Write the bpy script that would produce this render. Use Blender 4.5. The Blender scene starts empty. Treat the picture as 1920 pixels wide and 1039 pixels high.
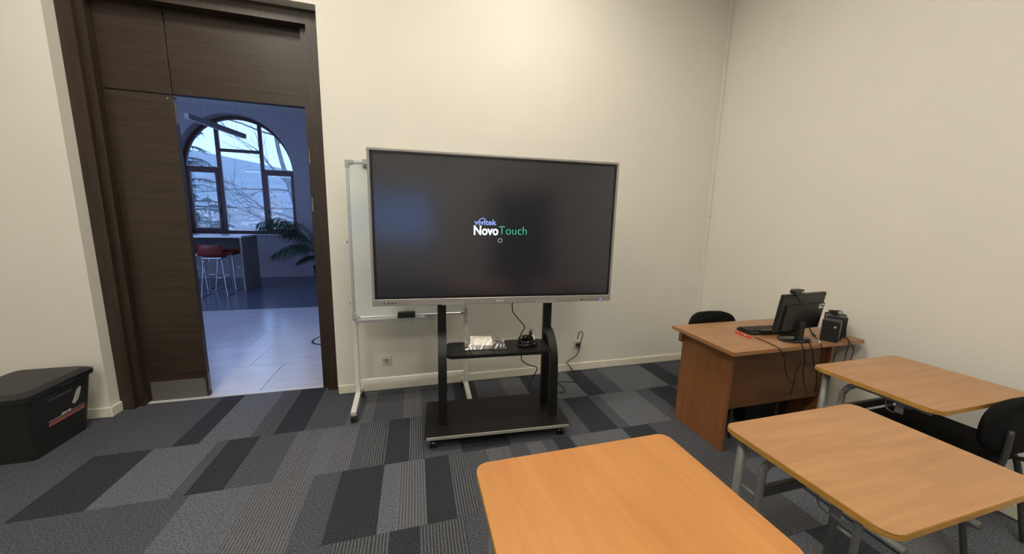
import bpy, bmesh, math, random
from mathutils import Vector, Matrix, noise
random.seed(7)
S = bpy.context.scene
COL = S.collection
# ------------------------------------------------------------------ camera
FPX, CX, CY = 650.44, 960.0, 519.5
YAW, PITCH, ROLL = math.radians(15.6613), math.radians(-9.0833), math.radians(1.3214)
CAM = Vector((0.0, -3.0825, 1.5))
_f = Vector((math.sin(YAW)*math.cos(PITCH), math.cos(YAW)*math.cos(PITCH), math.sin(PITCH)))
_r = Vector((math.cos(YAW), -math.sin(YAW), 0)); _u = _r.cross(_f)
RGT = _r*math.cos(ROLL) + _u*math.sin(ROLL); UPV = -_r*math.sin(ROLL) + _u*math.cos(ROLL); FWD = _f
cd = bpy.data.cameras.new('camera'); cam = bpy.data.objects.new('camera', cd); COL.objects.link(cam)
cd.sensor_fit = 'HORIZONTAL'; cd.sensor_width = 36.0; cd.lens = FPX*36.0/1920.0
cd.clip_start = 0.02; cd.clip_end = 12000
m3 = Matrix((RGT, UPV, -FWD)).transposed()
cam.matrix_world = Matrix.Translation(CAM) @ m3.to_4x4()
S.camera = cam
# ------------------------------------------------------------------ exposure, sky
S.view_settings.view_transform = 'Standard'; S.view_settings.look = 'None'
S.view_settings.exposure = 0.0; S.view_settings.gamma = 1.0
S.view_settings.use_curve_mapping = False
W = bpy.data.worlds.new('overcast_sky'); S.world = W; W.use_nodes = True
wn = W.node_tree.nodes; wl = W.node_tree.links
bg = wn['Background']; bg.inputs['Strength'].default_value = 2.2
tc = wn.new('ShaderNodeTexCoord'); nz = wn.new('ShaderNodeTexNoise'); nz.inputs['Scale'].default_value = 2.2; nz.inputs['Detail'].default_value = 4
rp = wn.new('ShaderNodeValToRGB')
rp.color_ramp.elements[0].position = .3; rp.color_ramp.elements[0].color = (.33, .50, 1.0, 1)
rp.color_ramp.elements[1].position = .7; rp.color_ramp.elements[1].color = (.40, .62, 1.0, 1)
wl.new(tc.outputs['Generated'], nz.inputs['Vector']); wl.new(nz.outputs['Fac'], rp.inputs['Fac']); wl.new(rp.outputs['Color'], bg.inputs['Color'])
LAMP_POWER = 32.5       # ceiling panel emission strength
LAMP_COL = (1.0, .925, .785)
FILL_POWER = 46.0          # strength of the unseen pendants added to brighten the hall

# pixel -> world (a pixel gives a direction, the plane it touches gives the distance)
def ray(px, py): return RGT*((px-CX)/FPX) - UPV*((py-CY)/FPX) + FWD
def hit(px, py, n, d):
    n = Vector(n); v = ray(px, py); return CAM + v*((d-n.dot(CAM))/n.dot(v))
def on_z(px, py, z=0.0): return hit(px, py, (0, 0, 1), z)
def on_y(px, py, y=0.0): return hit(px, py, (0, 1, 0), y)
def on_x(px, py, x=0.0): return hit(px, py, (1, 0, 0), x)

# ------------------------------------------------------------------ materials
def nodes_of(name):
    m = bpy.data.materials.new(name); m.use_nodes = True
    nt = m.node_tree; return m, nt, nt.nodes['Principled BSDF']
def set_col(b, c): b.inputs['Base Color'].default_value = (c[0], c[1], c[2], 1)
def mat(name, c, rough=.5, metal=0.0, var=.08, scale=30.0, bump=0.0, spec=.5, stretch=None, coat=0.0):
    m, nt, b = nodes_of(name)
    b.inputs['Roughness'].default_value = rough; b.inputs['Metallic'].default_value = metal
    b.inputs['Specular IOR Level'].default_value = spec; b.inputs['Coat Weight'].default_value = coat
    tc = nt.nodes.new('ShaderNodeTexCoord'); mp = nt.nodes.new('ShaderNodeMapping')
    if stretch: mp.inputs['Scale'].default_value = stretch
    nz = nt.nodes.new('ShaderNodeTexNoise'); nz.inputs['Scale'].default_value = scale; nz.inputs['Detail'].default_value = 5
    rp = nt.nodes.new('ShaderNodeValToRGB')
    rp.color_ramp.elements[0].position = .3; rp.color_ramp.elements[1].position = .7
    rp.color_ramp.elements[0].color = tuple(x*(1-var) for x in c)+(1,); rp.color_ramp.elements[1].color = tuple(min(1, x*(1+var)) for x in c)+(1,)
    L = nt.links.new
    L(tc.outputs['Object'], mp.inputs['Vector']); L(mp.outputs['Vector'], nz.inputs['Vector']); L(nz.outputs['Fac'], rp.inputs['Fac']); L(rp.outputs['Color'], b.inputs['Base Color'])
    if bump:
        bp = nt.nodes.new('ShaderNodeBump'); bp.inputs['Strength'].default_value = bump; bp.inputs['Distance'].default_value = .01
        L(nz.outputs['Fac'], bp.inputs['Height']); L(bp.outputs['Normal'], b.inputs['Normal'])
    return m
def wood(name, a, c, axis='X', rough=.35, scale=3.0, stretch=14.0, coat=0.0, spec=.5):
    m, nt, b = nodes_of(name); b.inputs['Roughness'].default_value = rough; b.inputs['Coat Weight'].default_value = coat; b.inputs['Coat Roughness'].default_value = .25
    b.inputs['Specular IOR Level'].default_value = spec
    tc = nt.nodes.new('ShaderNodeTexCoord'); mp = nt.nodes.new('ShaderNodeMapping')
    sc = {'X': (1, stretch, stretch), 'Y': (stretch, 1, stretch), 'Z': (stretch, stretch, 1)}[axis]
    mp.inputs['Scale'].default_value = sc
    nz = nt.nodes.new('ShaderNodeTexNoise'); nz.inputs['Scale'].default_value = scale; nz.inputs['Detail'].default_value = 8; nz.inputs['Roughness'].default_value = .65; nz.inputs['Distortion'].default_value = .6
    rp = nt.nodes.new('ShaderNodeValToRGB'); rp.color_ramp.elements[0].position = .32; rp.color_ramp.elements[1].position = .68
    rp.color_ramp.elements[0].color = a+(1,); rp.color_ramp.elements[1].color = c+(1,)
    bp = nt.nodes.new('ShaderNodeBump'); bp.inputs['Strength'].default_value = .06; bp.inputs['Distance'].default_value = .002
    L = nt.links.new
    L(tc.outputs['Object'], mp.inputs['Vector']); L(mp.outputs['Vector'], nz.inputs['Vector']); L(nz.outputs['Fac'], rp.inputs['Fac']); L(rp.outputs['Color'], b.inputs['Base Color'])
    L(nz.outputs['Fac'], bp.inputs['Height']); L(bp.outputs['Normal'], b.inputs['Normal'])
    return m
def emit(name, c, s):
    m, nt, b = nodes_of(name); set_col(b, (0, 0, 0)); b.inputs['Emission Color'].default_value = c+(1,); b.inputs['Emission Strength'].default_value = s
    return m
def carpet(name, c, striped=None):
    c = (c[0]*.90, c[1]*.93, c[2]*.98); m, nt, b = nodes_of(name); b.inputs['Roughness'].default_value = .95; b.inputs['Specular IOR Level'].default_value = .15
    N = nt.nodes.new; L = nt.links.new
    tc = N('ShaderNodeTexCoord'); nz = N('ShaderNodeTexNoise'); nz.inputs['Scale'].default_value = 130; nz.inputs['Detail'].default_value = 3
    L(tc.outputs['Object'], nz.inputs['Vector'])
    rp = N('ShaderNodeValToRGB'); rp.color_ramp.elements[0].position = .28; rp.color_ramp.elements[1].position = .72
    rp.color_ramp.elements[0].color = tuple(x*.42 for x in c)+(1,); rp.color_ramp.elements[1].color = tuple(x*1.7 for x in c)+(1,)
    L(nz.outputs['Fac'], rp.inputs['Fac']); out = rp.outputs['Color']
    if striped:
        sx = N('ShaderNodeSeparateXYZ'); L(tc.outputs['Object'], sx.inputs[0])
        mu = N('ShaderNodeMath'); mu.operation = 'MULTIPLY'; mu.inputs[1].default_value = 1/.0155; L(sx.outputs['X'], mu.inputs[0])
        fr = N('ShaderNodeMath'); fr.operation = 'FRACT'; L(mu.outputs[0], fr.inputs[0])
        n2 = N('ShaderNodeTexNoise'); n2.inputs['Scale'].default_value = 60; L(tc.outputs['Object'], n2.inputs['Vector'])
        ad = N('ShaderNodeMath'); ad.operation = 'MULTIPLY_ADD'; ad.inputs[1].default_value = .25; L(n2.outputs['Fac'], ad.inputs[0]); L(fr.outputs[0], ad.inputs[2])
        gt = N('ShaderNodeMath'); gt.operation = 'GREATER_THAN'; gt.inputs[1].default_value = .8; L(ad.outputs[0], gt.inputs[0])
        mx = N('ShaderNodeMix'); mx.data_type = 'RGBA'; L(gt.outputs[0], mx.inputs['Factor']); L(out, mx.inputs['A']); mx.inputs['B'].default_value = striped+(1,)
        out = mx.outputs['Result']
    L(out, b.inputs['Base Color'])
    bp = N('ShaderNodeBump'); bp.inputs['Strength'].default_value = .35; bp.inputs['Distance'].default_value = .004; L(nz.outputs['Fac'], bp.inputs['Height']); L(bp.outputs['Normal'], b.inputs['Normal'])
    return m
def pane_mat(name, tint=(.95, .98, 1.0)):
    m, nt, b = nodes_of(name); nt.nodes.remove(b); N = nt.nodes.new
    tr = N('ShaderNodeBsdfTransparent'); tr.inputs[0].default_value = tint+(1,); gl = N('ShaderNodeBsdfGlossy'); gl.inputs['Roughness'].default_value = .02
    fr = N('ShaderNodeFresnel'); fr.inputs['IOR'].default_value = 1.45; mx = N('ShaderNodeMixShader')
    nt.links.new(fr.outputs[0], mx.inputs[0]); nt.links.new(tr.outputs[0], mx.inputs[1]); nt.links.new(gl.outputs[0], mx.inputs[2]); nt.links.new(mx.outputs[0], nt.nodes['Material Output'].inputs[0])
    return m
M = {}
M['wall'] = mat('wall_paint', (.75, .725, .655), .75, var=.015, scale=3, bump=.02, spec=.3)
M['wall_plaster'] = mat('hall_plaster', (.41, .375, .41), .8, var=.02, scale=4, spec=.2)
M['ceil'] = mat('ceiling_paint', (.8, .79, .76), .85, var=.01, scale=4)
M['skirting'] = mat('skirting_paint', (.80, .765, .64), .4, var=.02, scale=6)
M['dark_wood'] = wood('dark_oak_veneer', (.021, .0125, .0075), (.046, .029, .018), 'X', .42, 2.2, 16)
M['dark_wood_v'] = wood('dark_oak_frame', (.021, .0125, .0075), (.044, .028, .017), 'Z', .42, 2.2, 16)
M['steel'] = mat('brushed_steel', (.21, .205, .18), .5, .5, .06, 8, stretch=(1, 1, 40))
M['chrome'] = mat('chrome', (.55, .55, .57), .14, 1.0, .02)
M['sub_floor'] = mat('screed', (.05, .05, .055), .9)
M['c_dark'] = carpet('carpet_charcoal', (.034, .036, .042))
M['c_mid'] = carpet('carpet_mid_grey', (.075, .077, .086))
M['c_light'] = carpet('carpet_light_grey', (.118, .121, .134))
M['c_sdark'] = carpet('carpet_charcoal_lined', (.052, .054, .061), (.135, .135, .138))
M['c_slight'] = carpet('carpet_grey_lined', (.085, .087, .097), (.168, .168, .175))
M['tile'] = mat('pale_stone_tile', (.58, .58, .60), .20, var=.06, scale=2.5, stretch=(1, 4, 1), spec=.9)
M['tile_b'] = mat('pale_stone_tile_warm', (.55, .545, .56), .20, var=.07, scale=2.5, stretch=(1, 4, 1), spec=.9)
M['slate'] = mat('dark_slate_floor', (.10, .115, .165), .2, var=.10, scale=1.6)
M['grout'] = mat('grout', (.25, .25, .26), .8)
M['alu'] = mat('grey_aluminium', (.50, .46, .44), .38, .55, .03, 20)
M['bezel'] = mat('display_bezel', (.345, .32, .305), .42, .35, .03, 20)
M['black_bezel'] = mat('black_border', (.006, .006, .007), .3)
M['screen'] = mat('matte_screen_glass', (.013, .013, .017), .17, var=.02, spec=1.0)
_b = M['screen'].node_tree.nodes['Principled BSDF']; _b.inputs['Emission Color'].default_value = (.6, .62, 1.0, 1); _b.inputs['Emission Strength'].default_value = .008   # backlight bleeding through the dark picture
M['black_steel'] = mat('black_powder_coat', (.0075, .007, .0068), .42, 0.0, .08, 60, spec=.35)
M['lit_edge'] = mat('base_edge_highlight', (.34, .325, .29), .45, .2)  # pale colour paints the lamp light caught by the stand's base bevel
M['black_plastic'] = mat('black_plastic', (.012, .012, .0125), .42, var=.1, scale=80)
M['black_gloss'] = mat('black_gloss_plastic', (.008, .008, .009), .18)
M['black_fabric'] = mat('black_fabric', (.009, .009, .0095), .95, var=.3, scale=200, bump=.2, spec=.15)
M['rubber'] = mat('black_rubber', (.015, .015, .016), .6)
M['white_metal'] = mat('white_powder_coat', (.70, .69, .65), .35, 0, .02)
M['silver'] = mat('anodised_frame', (.56, .56, .56), .35, .6, .03)
M['grey_cap'] = mat('grey_plastic_cap', (.36, .36, .35), .5)
M['board'] = mat('whiteboard_enamel', (.66, .70, .66), .18, var=.05, scale=2.5, spec=.6)
M['socket'] = mat('white_socket_plastic', (.60, .58, .52), .35)
M['socket_dark'] = mat('socket_hole', (.03, .03, .03), .6)
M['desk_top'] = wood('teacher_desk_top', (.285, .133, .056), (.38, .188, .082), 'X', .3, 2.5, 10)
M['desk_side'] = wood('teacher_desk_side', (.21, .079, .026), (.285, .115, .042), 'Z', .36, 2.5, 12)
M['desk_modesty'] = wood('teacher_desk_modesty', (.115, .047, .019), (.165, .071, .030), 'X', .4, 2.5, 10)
M['pupil_top'] = wood('pupil_desk_laminate', (.325, .160, .065), (.445, .232, .102), 'X', .3, 2.2, 9)
M['pupil_top_o'] = wood('pupil_desk_laminate_orange', (.43, .178, .052), (.53, .235, .075), 'Y', .3, 2.2, 9)
M['pupil_edge'] = mat('yellow_edge_band', (.46, .24, .045), .4, var=.12, scale=15)
M['grey_tube'] = mat('grey_tube', (.205, .205, .20), .38, .2, .04)
M['dark_tube'] = mat('dark_tube', (.05, .05, .05), .4, .2)
M['red_pen'] = mat('red_pen', (.75, .02, .07), .3)
M['white'] = mat('white_plastic', (.8, .8, .8), .35)
M['paper'] = mat('paper', (.82, .79, .70), .7, var=.05, scale=60)
M['sticker'] = mat('sticker', (.72, .74, .78), .5)
M['ink'] = mat('ink', (.08, .09, .12), .6)
M['btn_blue'] = emit('blue_power_led', (.22, .20, .9), 1.0)
M['txt_blue'] = emit('logo_lavender', (.30, .42, .95), 1.0)
M['txt_white'] = emit('logo_white', (.86, .95, 1.0), 1.15)
M['txt_green'] = emit('logo_green', (.06, .72, .36), 1.0)
M['txt_grey'] = mat('logo_pale', (.68, .66, .64), .4)
M['bin'] = mat('dark_bin_plastic', (.018, .0185, .016), .45, var=.1)
M['bin_red'] = mat('bin_red_print', (.45, .13, .10), .5)
M['bin_white'] = mat('bin_white_print', (.62, .58, .56), .5)
M['pane'] = pane_mat('window_glass')
M['win_wood'] = wood('dark_red_window_frame', (.05, .012, .010), (.085, .02, .016), 'Z', .4)
M['red_seat'] = mat('dark_red_shell', (.19, .024, .018), .35)
M['counter_white'] = mat('white_counter', (.85, .85, .87), .16)
M['counter_panel'] = mat('grey_counter_panel', (.27, .245, .22), .5)
M['counter_dark'] = mat('dark_counter_back', (.05, .04, .038), .55)
M['leaf'] = mat('palm_leaf', (.022, .05, .022), .4, var=.35, scale=12)
M['stem'] = mat('palm_stem', (.05, .065, .03), .6)
M['pot'] = mat('dark_pot', (.015, .014, .016), .35)
M['soil'] = mat('soil', (.03, .02, .014), .95)
M['lamp_body'] = mat('grey_lamp_profile', (.36, .36, .40), .45, .2)
M['lamp_diff'] = mat('lamp_diffuser_off', (.75, .76, .8), .4)
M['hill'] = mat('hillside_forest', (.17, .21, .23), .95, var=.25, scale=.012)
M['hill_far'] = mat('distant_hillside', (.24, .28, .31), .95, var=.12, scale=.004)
M['house'] = mat('house_render', (.72, .70, .68), .9, var=.1, scale=.1)
M['house2'] = mat('house_grey', (.45, .45, .47), .9, var=.1, scale=.1)
M['roof_red'] = mat('roof_tiles', (.26, .20, .20), .9)
M['bark'] = mat('pale_bark', (.20, .18, .19), .9, var=.3, scale=6)
M['needle'] = mat('conifer_needles', (.055, .09, .085), .8, var=.4, scale=4)
M['autumn'] = mat('orange_leaves', (.55, .22, .06), .7, var=.2)
M['hall_fill'] = emit('added_fill_diffuser', (.35, .44, 1.0), FILL_POWER)  # bluish glow for the added hall pendants
M['lamp_panel'] = emit('led_panel', LAMP_COL, LAMP_POWER)

# ------------------------------------------------------------------ mesh helpers
class MB:
    def __init__(s): s.bm = bmesh.new(); s.mats = []
    def mi(s, m):
        if m is None: return 0
        if m not in s.mats: s.mats.append(m)
        return s.mats.index(m)
    def _fin(s, verts, m):
        k = s.mi(m)
        fs = set(f for v in verts for f in v.link_faces)
        for f in fs: f.material_index = k
        return s
    def box(s, x0, x1, y0, y1, z0, z1, m=None, bev=0.0, seg=2, rot=None):
        c = Vector(((x0+x1)/2, (y0+y1)/2, (z0+z1)/2))
        T = Matrix.Translation(c)
        if rot is not None: T = T @ rot
        g = bmesh.ops.create_cube(s.bm, size=1, matrix=T @ Matrix.Diagonal((x1-x0, y1-y0, z1-z0, 1)))
        vs = g['verts']
        if bev > 0:
            es = list(set(e for v in vs for e in v.link_edges))
            r = bmesh.ops.bevel(s.bm, geom=es, offset=bev, segments=seg, affect='EDGES', profile=.5, clamp_overlap=True)
            vs = list(set(v for f in r['faces'] for v in f.verts)) + [v for v in vs if v.is_valid]
        return s._fin([v for v in vs if v.is_valid], m)
    def prism(s, pts, n, a, b, m=None):
        """outline pts (2D) extruded; n = axis ('x','y','z'), from a to b"""
        def P(p, t):
            return {'x': (t, p[0], p[1]), 'y': (p[0], t, p[1]), 'z': (p[0], p[1], t)}[n]
        A = [s.bm.verts.new(P(p, a)) for p in pts]; B = [s.bm.verts.new(P(p, b)) for p in pts]
        k = s.mi(m); N = len(pts); fs = [s.bm.faces.new(A), s.bm.faces.new(B[::-1])]
        for i in range(N): fs.append(s.bm.faces.new((A[i], B[i], B[(i+1) % N], A[(i+1) % N])))
        for f in fs: f.material_index = k
        return s
    def tube(s, pts, r, m=None, n=8, cap=True, rs=None):
        pts = [Vector(p) for p in pts]; rings = []; k = s.mi(m)
        prev = None
        for i, p in enumerate(pts):
            t = (pts[min(i+1, len(pts)-1)]-pts[max(i-1, 0)])
            if t.length < 1e-9: t = Vector((0, 0, 1))
            t.normalize()
            if prev is None:
                a = Vector((0, 0, 1)) if abs(t.z) < .9 else Vector((1, 0, 0))
                u = t.cross(a).normalized()
            else:
                u = prev - t*prev.dot(t)
                u = u.normalized() if u.length > 1e-6 else t.orthogonal().normalized()
            prev = u; v = t.cross(u); rr = rs[i] if rs else r
            rings.append([s.bm.verts.new(p+(u*math.cos(2*math.pi*j/n)+v*math.sin(2*math.pi*j/n))*rr) for j in range(n)])
        for a, b in zip(rings, rings[1:]):
            for j in range(n):
                f = s.bm.faces.new((a[j], a[(j+1) % n], b[(j+1) % n], b[j])); f.material_index = k; f.smooth = True
        if cap:
            f = s.bm.faces.new(rings[0][::-1]); f.material_index = k; f = s.bm.faces.new(rings[-1]); f.material_index = k
        return s
    def sweep_rect(s, pts, w, h, wdir, m=None):
        """rectangular section swept along pts; wdir = constant width direction"""
        pts = [Vector(p) for p in pts]; wd = Vector(wdir).normalized(); k = s.mi(m); R = []
        for i, p in enumerate(pts):
            t = (pts[min(i+1, len(pts)-1)]-pts[max(i-1, 0)]).normalized(); q = t.cross(wd).normalized()
            R.append([s.bm.verts.new(p+wd*a*w/2+q*b*h/2) for a, b in ((-1, -1), (1, -1), (1, 1), (-1, 1))])
        for a, b in zip(R, R[1:]):
            for j in range(4): s.bm.faces.new((a[j], a[(j+1) % 4], b[(j+1) % 4], b[j])).material_index = k
        s.bm.faces.new(R[0][::-1]).material_index = k; s.bm.faces.new(R[-1]).material_index = k
        return s
    def lathe(s, prof, c=(0, 0, 0), n=20, m=None, axis='z', smooth=True):
        c = Vector(c); k = s.mi(m); R = []
        for r, z in prof:
            ring = []
            for j in range(n):
                a = 2*math.pi*j/n; x, y = r*math.cos(a), r*math.sin(a)
                d = {'z': (x, y, z), 'x': (z, x, y), 'y': (x, z, y)}[axis]
                ring.append(s.bm.verts.new(c+Vector(d)))
            R.append(ring)
        for a, b in zip(R, R[1:]):
            for j in range(n):
                f = s.bm.faces.new((a[j], a[(j+1) % n], b[(j+1) % n], b[j])); f.material_index = k; f.smooth = smooth
        s.bm.faces.new(R[0][::-1]).material_index = k; s.bm.faces.new(R[-1]).material_index = k
        return s
    def quad(s, a, b, c, d, m=None):
        f = s.bm.faces.new([s.bm.verts.new(p) for p in (a, b, c, d)]); f.material_index = s.mi(m); return s
    def tri(s, a, b, c, m=None):
        f = s.bm.faces.new([s.bm.verts.new(p) for p in (a, b, c)]); f.material_index = s.mi(m); return s
    def mesh(s, name, m=None):
        bmesh.ops.recalc_face_normals(s.bm, faces=s.bm.faces)
        me = bpy.data.meshes.new(name); s.bm.to_mesh(me); s.bm.free()
        if m is not None and not s.mats: me.materials.append(M[m])
        for k in s.mats: me.materials.append(M[k])
        return me
    def build(s, name, m=None, parent=None, loc=None):
        o = bpy.data.objects.new(name, s.mesh(name, m)); COL.objects.link(o)
        if parent is not None: o.parent = parent
        if loc is not None: o.location = loc
        return o
def tag(o, label=None, cat=None, group=None, kind=None):
    if label: o['label'] = label
    if cat: o['category'] = cat
    if group: o['group'] = group
    if kind: o['kind'] = kind
    return o
def empty(name, loc=(0, 0, 0), rz=0.0, label=None, cat=None, group=None):
    o = bpy.data.objects.new(name, None); COL.objects.link(o); o.location = loc; o.rotation_euler = (0, 0, rz); o.empty_display_size = .1
    return tag(o, label, cat, group)
def copy_tree(o, parent=None):
    c = o.copy(); COL.objects.link(c); c.parent = parent
    for ch in list(o.children): copy_tree(ch, c)
    return c
def struct(name, mb, m, parent=None):
    o = mb.build(name, m, parent)
    if parent is None: o['kind'] = 'structure'
    return o
def catmull(P, n=8, closed=False):
    P = [Vector(p) for p in P]; out = []
    for i in range(len(P)-1):
        p0 = P[max(i-1, 0)]; p1 = P[i]; p2 = P[i+1]; p3 = P[min(i+2, len(P)-1)]
        for k in range(n):
            t = k/n; out.append(.5*((2*p1)+(-p0+p2)*t+(2*p0-5*p1+4*p2-p3)*t*t+(-p0+3*p1-3*p2+p3)*t**3))
    out.append(P[-1]); return out
def rrect(x0, x1, y0, y1, r, n=6):
    pts = []
    for cx, cy, a0 in ((x1-r, y1-r, 0), (x0+r, y1-r, 90), (x0+r, y0+r, 180), (x1-r, y0+r, 270)):
        for k in range(n+1):
            a = math.radians(a0+90*k/n); pts.append((cx+r*math.cos(a), cy+r*math.sin(a)))
    return pts
def text_mesh(name, body, size, m, parent, loc, rot, bold=0.0, shear=0.0, align='LEFT', sx=1.0):
    cu = bpy.data.curves.new(name, 'FONT'); cu.body = body; cu.size = size; cu.offset = bold; cu.shear = shear; cu.align_x = align; cu.extrude = .0006
    cu.resolution_u = 4
    t = bpy.data.objects.new(name+'_src', cu); COL.objects.link(t)
    bpy.context.view_layer.update(); dg = bpy.context.evaluated_depsgraph_get()
    me = bpy.data.meshes.new_from_object(t.evaluated_get(dg)); bpy.data.objects.remove(t); bpy.data.curves.remove(cu)
    me.materials.clear(); me.materials.append(M[m]); me.name = name
    o = bpy.data.objects.new(name, me); COL.objects.link(o); o.parent = parent; o.location = loc; o.rotation_euler = rot; o.scale = (sx, 1, 1)
    return o

# =================================================================== ROOM SHELL
XL, XR, YR, ZC = -3.6, 3.047, -7.0, 3.95      # classroom: left, right, rear, ceiling
OPL, OPR, OPT = -2.20, -.665, 3.02            # door recess in the back wall
WT = .36                                      # back wall thickness
fl = MB(); fl.box(XL, XR, YR, .165, -.12, -.008)
floor = struct('floor', fl, 'sub_floor')
c = MB(); c.box(XL-.2, XR+.2, YR-.2, .02, ZC, ZC+.12); struct('ceiling', c, 'ceil')
w = MB(); w.box(XL-.2, OPL, 0, WT, -.1, 4.2); w.box(OPR, XR+.2, 0, WT, -.1, 4.2); w.box(OPL, OPR, 0, WT, OPT, 4.2)
struct('wall_back', w, 'wall')
w = MB(); w.box(XR, XR+.2, YR-.2, 0, -.1, ZC); struct('wall_right', w, 'wall')
w = MB(); w.box(XL-.2, XL, YR-.2, 0, -.1, ZC); struct('wall_left', w, 'wall')
# rear wall with a daylight window (seen only as a reflection in the display)
RW = (-2.0, -.45, .95, 2.15)
w = MB(); w.box(XL, RW[0], YR-.2, YR, -.1, ZC); w.box(RW[1], XR, YR-.2, YR, -.1, ZC); w.box(RW[0], RW[1], YR-.2, YR, -.1, RW[2]); w.box(RW[0], RW[1], YR-.2, YR, RW[3], ZC)
struct('wall_rear', w, 'wall')
wr = MB()
for a, b_, c_, d in ((RW[0], RW[1], RW[2], RW[2]+.06), (RW[0], RW[1], RW[3]-.06, RW[3]), (RW[0], RW[0]+.06, RW[2], RW[3]), (RW[1]-.06, RW[1], RW[2], RW[3]), (-1.25, -1.19, RW[2], RW[3])):
    wr.box(a, b_, YR-.12, YR-.06, c_, d)
wo = struct('window_2', wr, 'white_metal')
for a, b_ in ((RW[0]+.06, -1.25), (-1.19, RW[1]-.06)):
    g = MB(); g.box(a, b_, YR-.095, YR-.09, RW[2]+.06, RW[3]-.06); g.build('pane', 'pane', wo)
d2 = MB(); d2.box(.95, 2.6, YR, YR+.04, 0, 2.3); struct('dark_reflection_slab', d2, 'dark_wood')  # unseen dark slab added for the dark band reflected in the display

# baseboards (8 cm, a small rounded top lip)
def skirting(name, segs):
    b = MB()
    for (x0, x1, y0, y1) in segs: b.box(x0, x1, y0, y1, .0, .078, bev=.004, seg=1)
    return struct(name, b, 'skirting')
skirting('baseboard_back', [(OPR, XR, -.014, 0), (OPR, OPR+.012, -.014, .0)])
skirting('baseboard_left', [(XL, OPL+.014, -.014, 0), (OPL, OPL+.014, -.0139, .088)])
skirting('baseboard_right', [(XR-.014, XR, YR, -.014)])

# ---- carpet tiles: half-metre tiles laid in rows, each tile cut in lengthwise bands
D_, M_, L_, SD, SL = 'c_dark', 'c_mid', 'c_light', 'c_sdark', 'c_slight'
ROWS = {   # row: (front y, tile edge offset, bands from left to right)
 0: (-.52, -.98, [(-9, -1.78, M_), (-1.78, -1.56, M_), (-1.56, -1.41, D_), (-1.41, -1.12, L_), (-1.12, -1.03, M_), (-1.03, -.98, SD), (-.98, -.79, D_), (-.79, -.71, SD), (-.71, -.52, M_), (-.52, -.34, SL), (-.34, -.12, M_), (-.12, .03, SL), (.03, .3, M_), (.3, .5, D_), (.5, .75, M_), (.75, .95, SL), (.95, 1.16, D_), (1.16, 1.44, L_), (1.44, 1.61, D_), (1.61, 1.8, M_), (1.8, 2.3, L_), (2.3, 2.5, D_), (2.5, 9, M_)]),
 1: (-1.02, -1.23, [(-9, -1.95, M_), (-1.95, -1.65, D_), (-1.65, -1.30, L_), (-1.30, -1.235, SD), (-1.235, -1.05, D_), (-1.05, -.96, SD), (-.96, -.82, M_), (-.82, -.66, SL), (-.66, -.54, L_), (-.54, -.42, SL), (-.42, -.35, M_), (-.35, -.215, SD), (-.215, -.065, D_), (-.065, .03, SD), (.03, .27, M_), (.27, .6, D_), (.6, .9, M_), (.9, 1.02, SD), (1.02, 1.2, M_), (1.2, 1.43, D_), (1.43, 1.53, M_), (1.53, 1.9, L_), (1.9, 2.05, M_), (2.05, 2.3, D_), (2.3, 9, M_)]),
 2: (-1.52, .03, [(-9, -1.2, M_), (-1.2, -.9, L_), (-.9, -.6, SL), (-.6, -.45, M_), (-.45, -.21, D_), (-.21, -.12, L_), (-.12, .03, SL), (.03, .18, D_), (.18, .30, SD), (.30, .42, M_), (.42, .58, SL), (.58, .7, M_), (.7, .82, SL), (.82, .9, M_), (.9, 1.025, D_), (1.025, 1.19, SL), (1.19, 1.45, L_), (1.45, 1.68, D_), (1.68, 1.85, M_), (1.85, 2.2, M_), (2.2, 2.5, D_), (2.5, 9, M_)]),
}
def bands_for(r):
    if r == -1: return (-.02, ROWS[0][1], ROWS[0][2])
    if r in ROWS: return ROWS[r]
    rng = random.Random(r*17+3); x = -4.2; B = []
    while x < 3.6:
        wd = rng.uniform(.09, .28); B.append((x, x+wd, rng.choice([D_, M_, L_, SD, SL, M_]))); x += wd
    return (-.52-.5*r, (-.98 if r % 2 == 0 else -1.23), B)
for r in range(-1, 9):
    y0, off, B = bands_for(r); y1 = min(y0+.5, .155)
    k = math.floor((XL-off)/.5)
    while off+.5*k < XR:
        x0, x1 = off+.5*k, off+.5*(k+1); k += 1
        x0c, x1c = max(x0, XL+.001), min(x1, XR-.001)
        yy1 = y1
        if r == -1:
            x0c, x1c = max(x0c, -2.195), min(x1c, -.67)
        if x1c-x0c < .03: continue
        if r == 0: yy1 = -.02
        mb = MB(); gx = .0006
        for (a, b_, mm) in B:
            a2, b2 = max(a, x0c+gx), min(b_, x1c-gx)
            if b2-a2 > .001:
                mb.box(a2-x0c, b2-x0c, 0, yy1-y0-2*gx, -.008, 0, m=mm)
        o = mb.build('carpet_tile', None, floor, (x0c, y0+gx, 0))
# strip of carpet between the last full row and the skirting
for x0, x1 in ((XL, OPL), (OPR, XR)):
    s_ = MB(); s_.box(x0, x1, -.0195, .0, -.008, -.0005); s_.build('carpet_edge', 'c_dark', floor)

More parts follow.
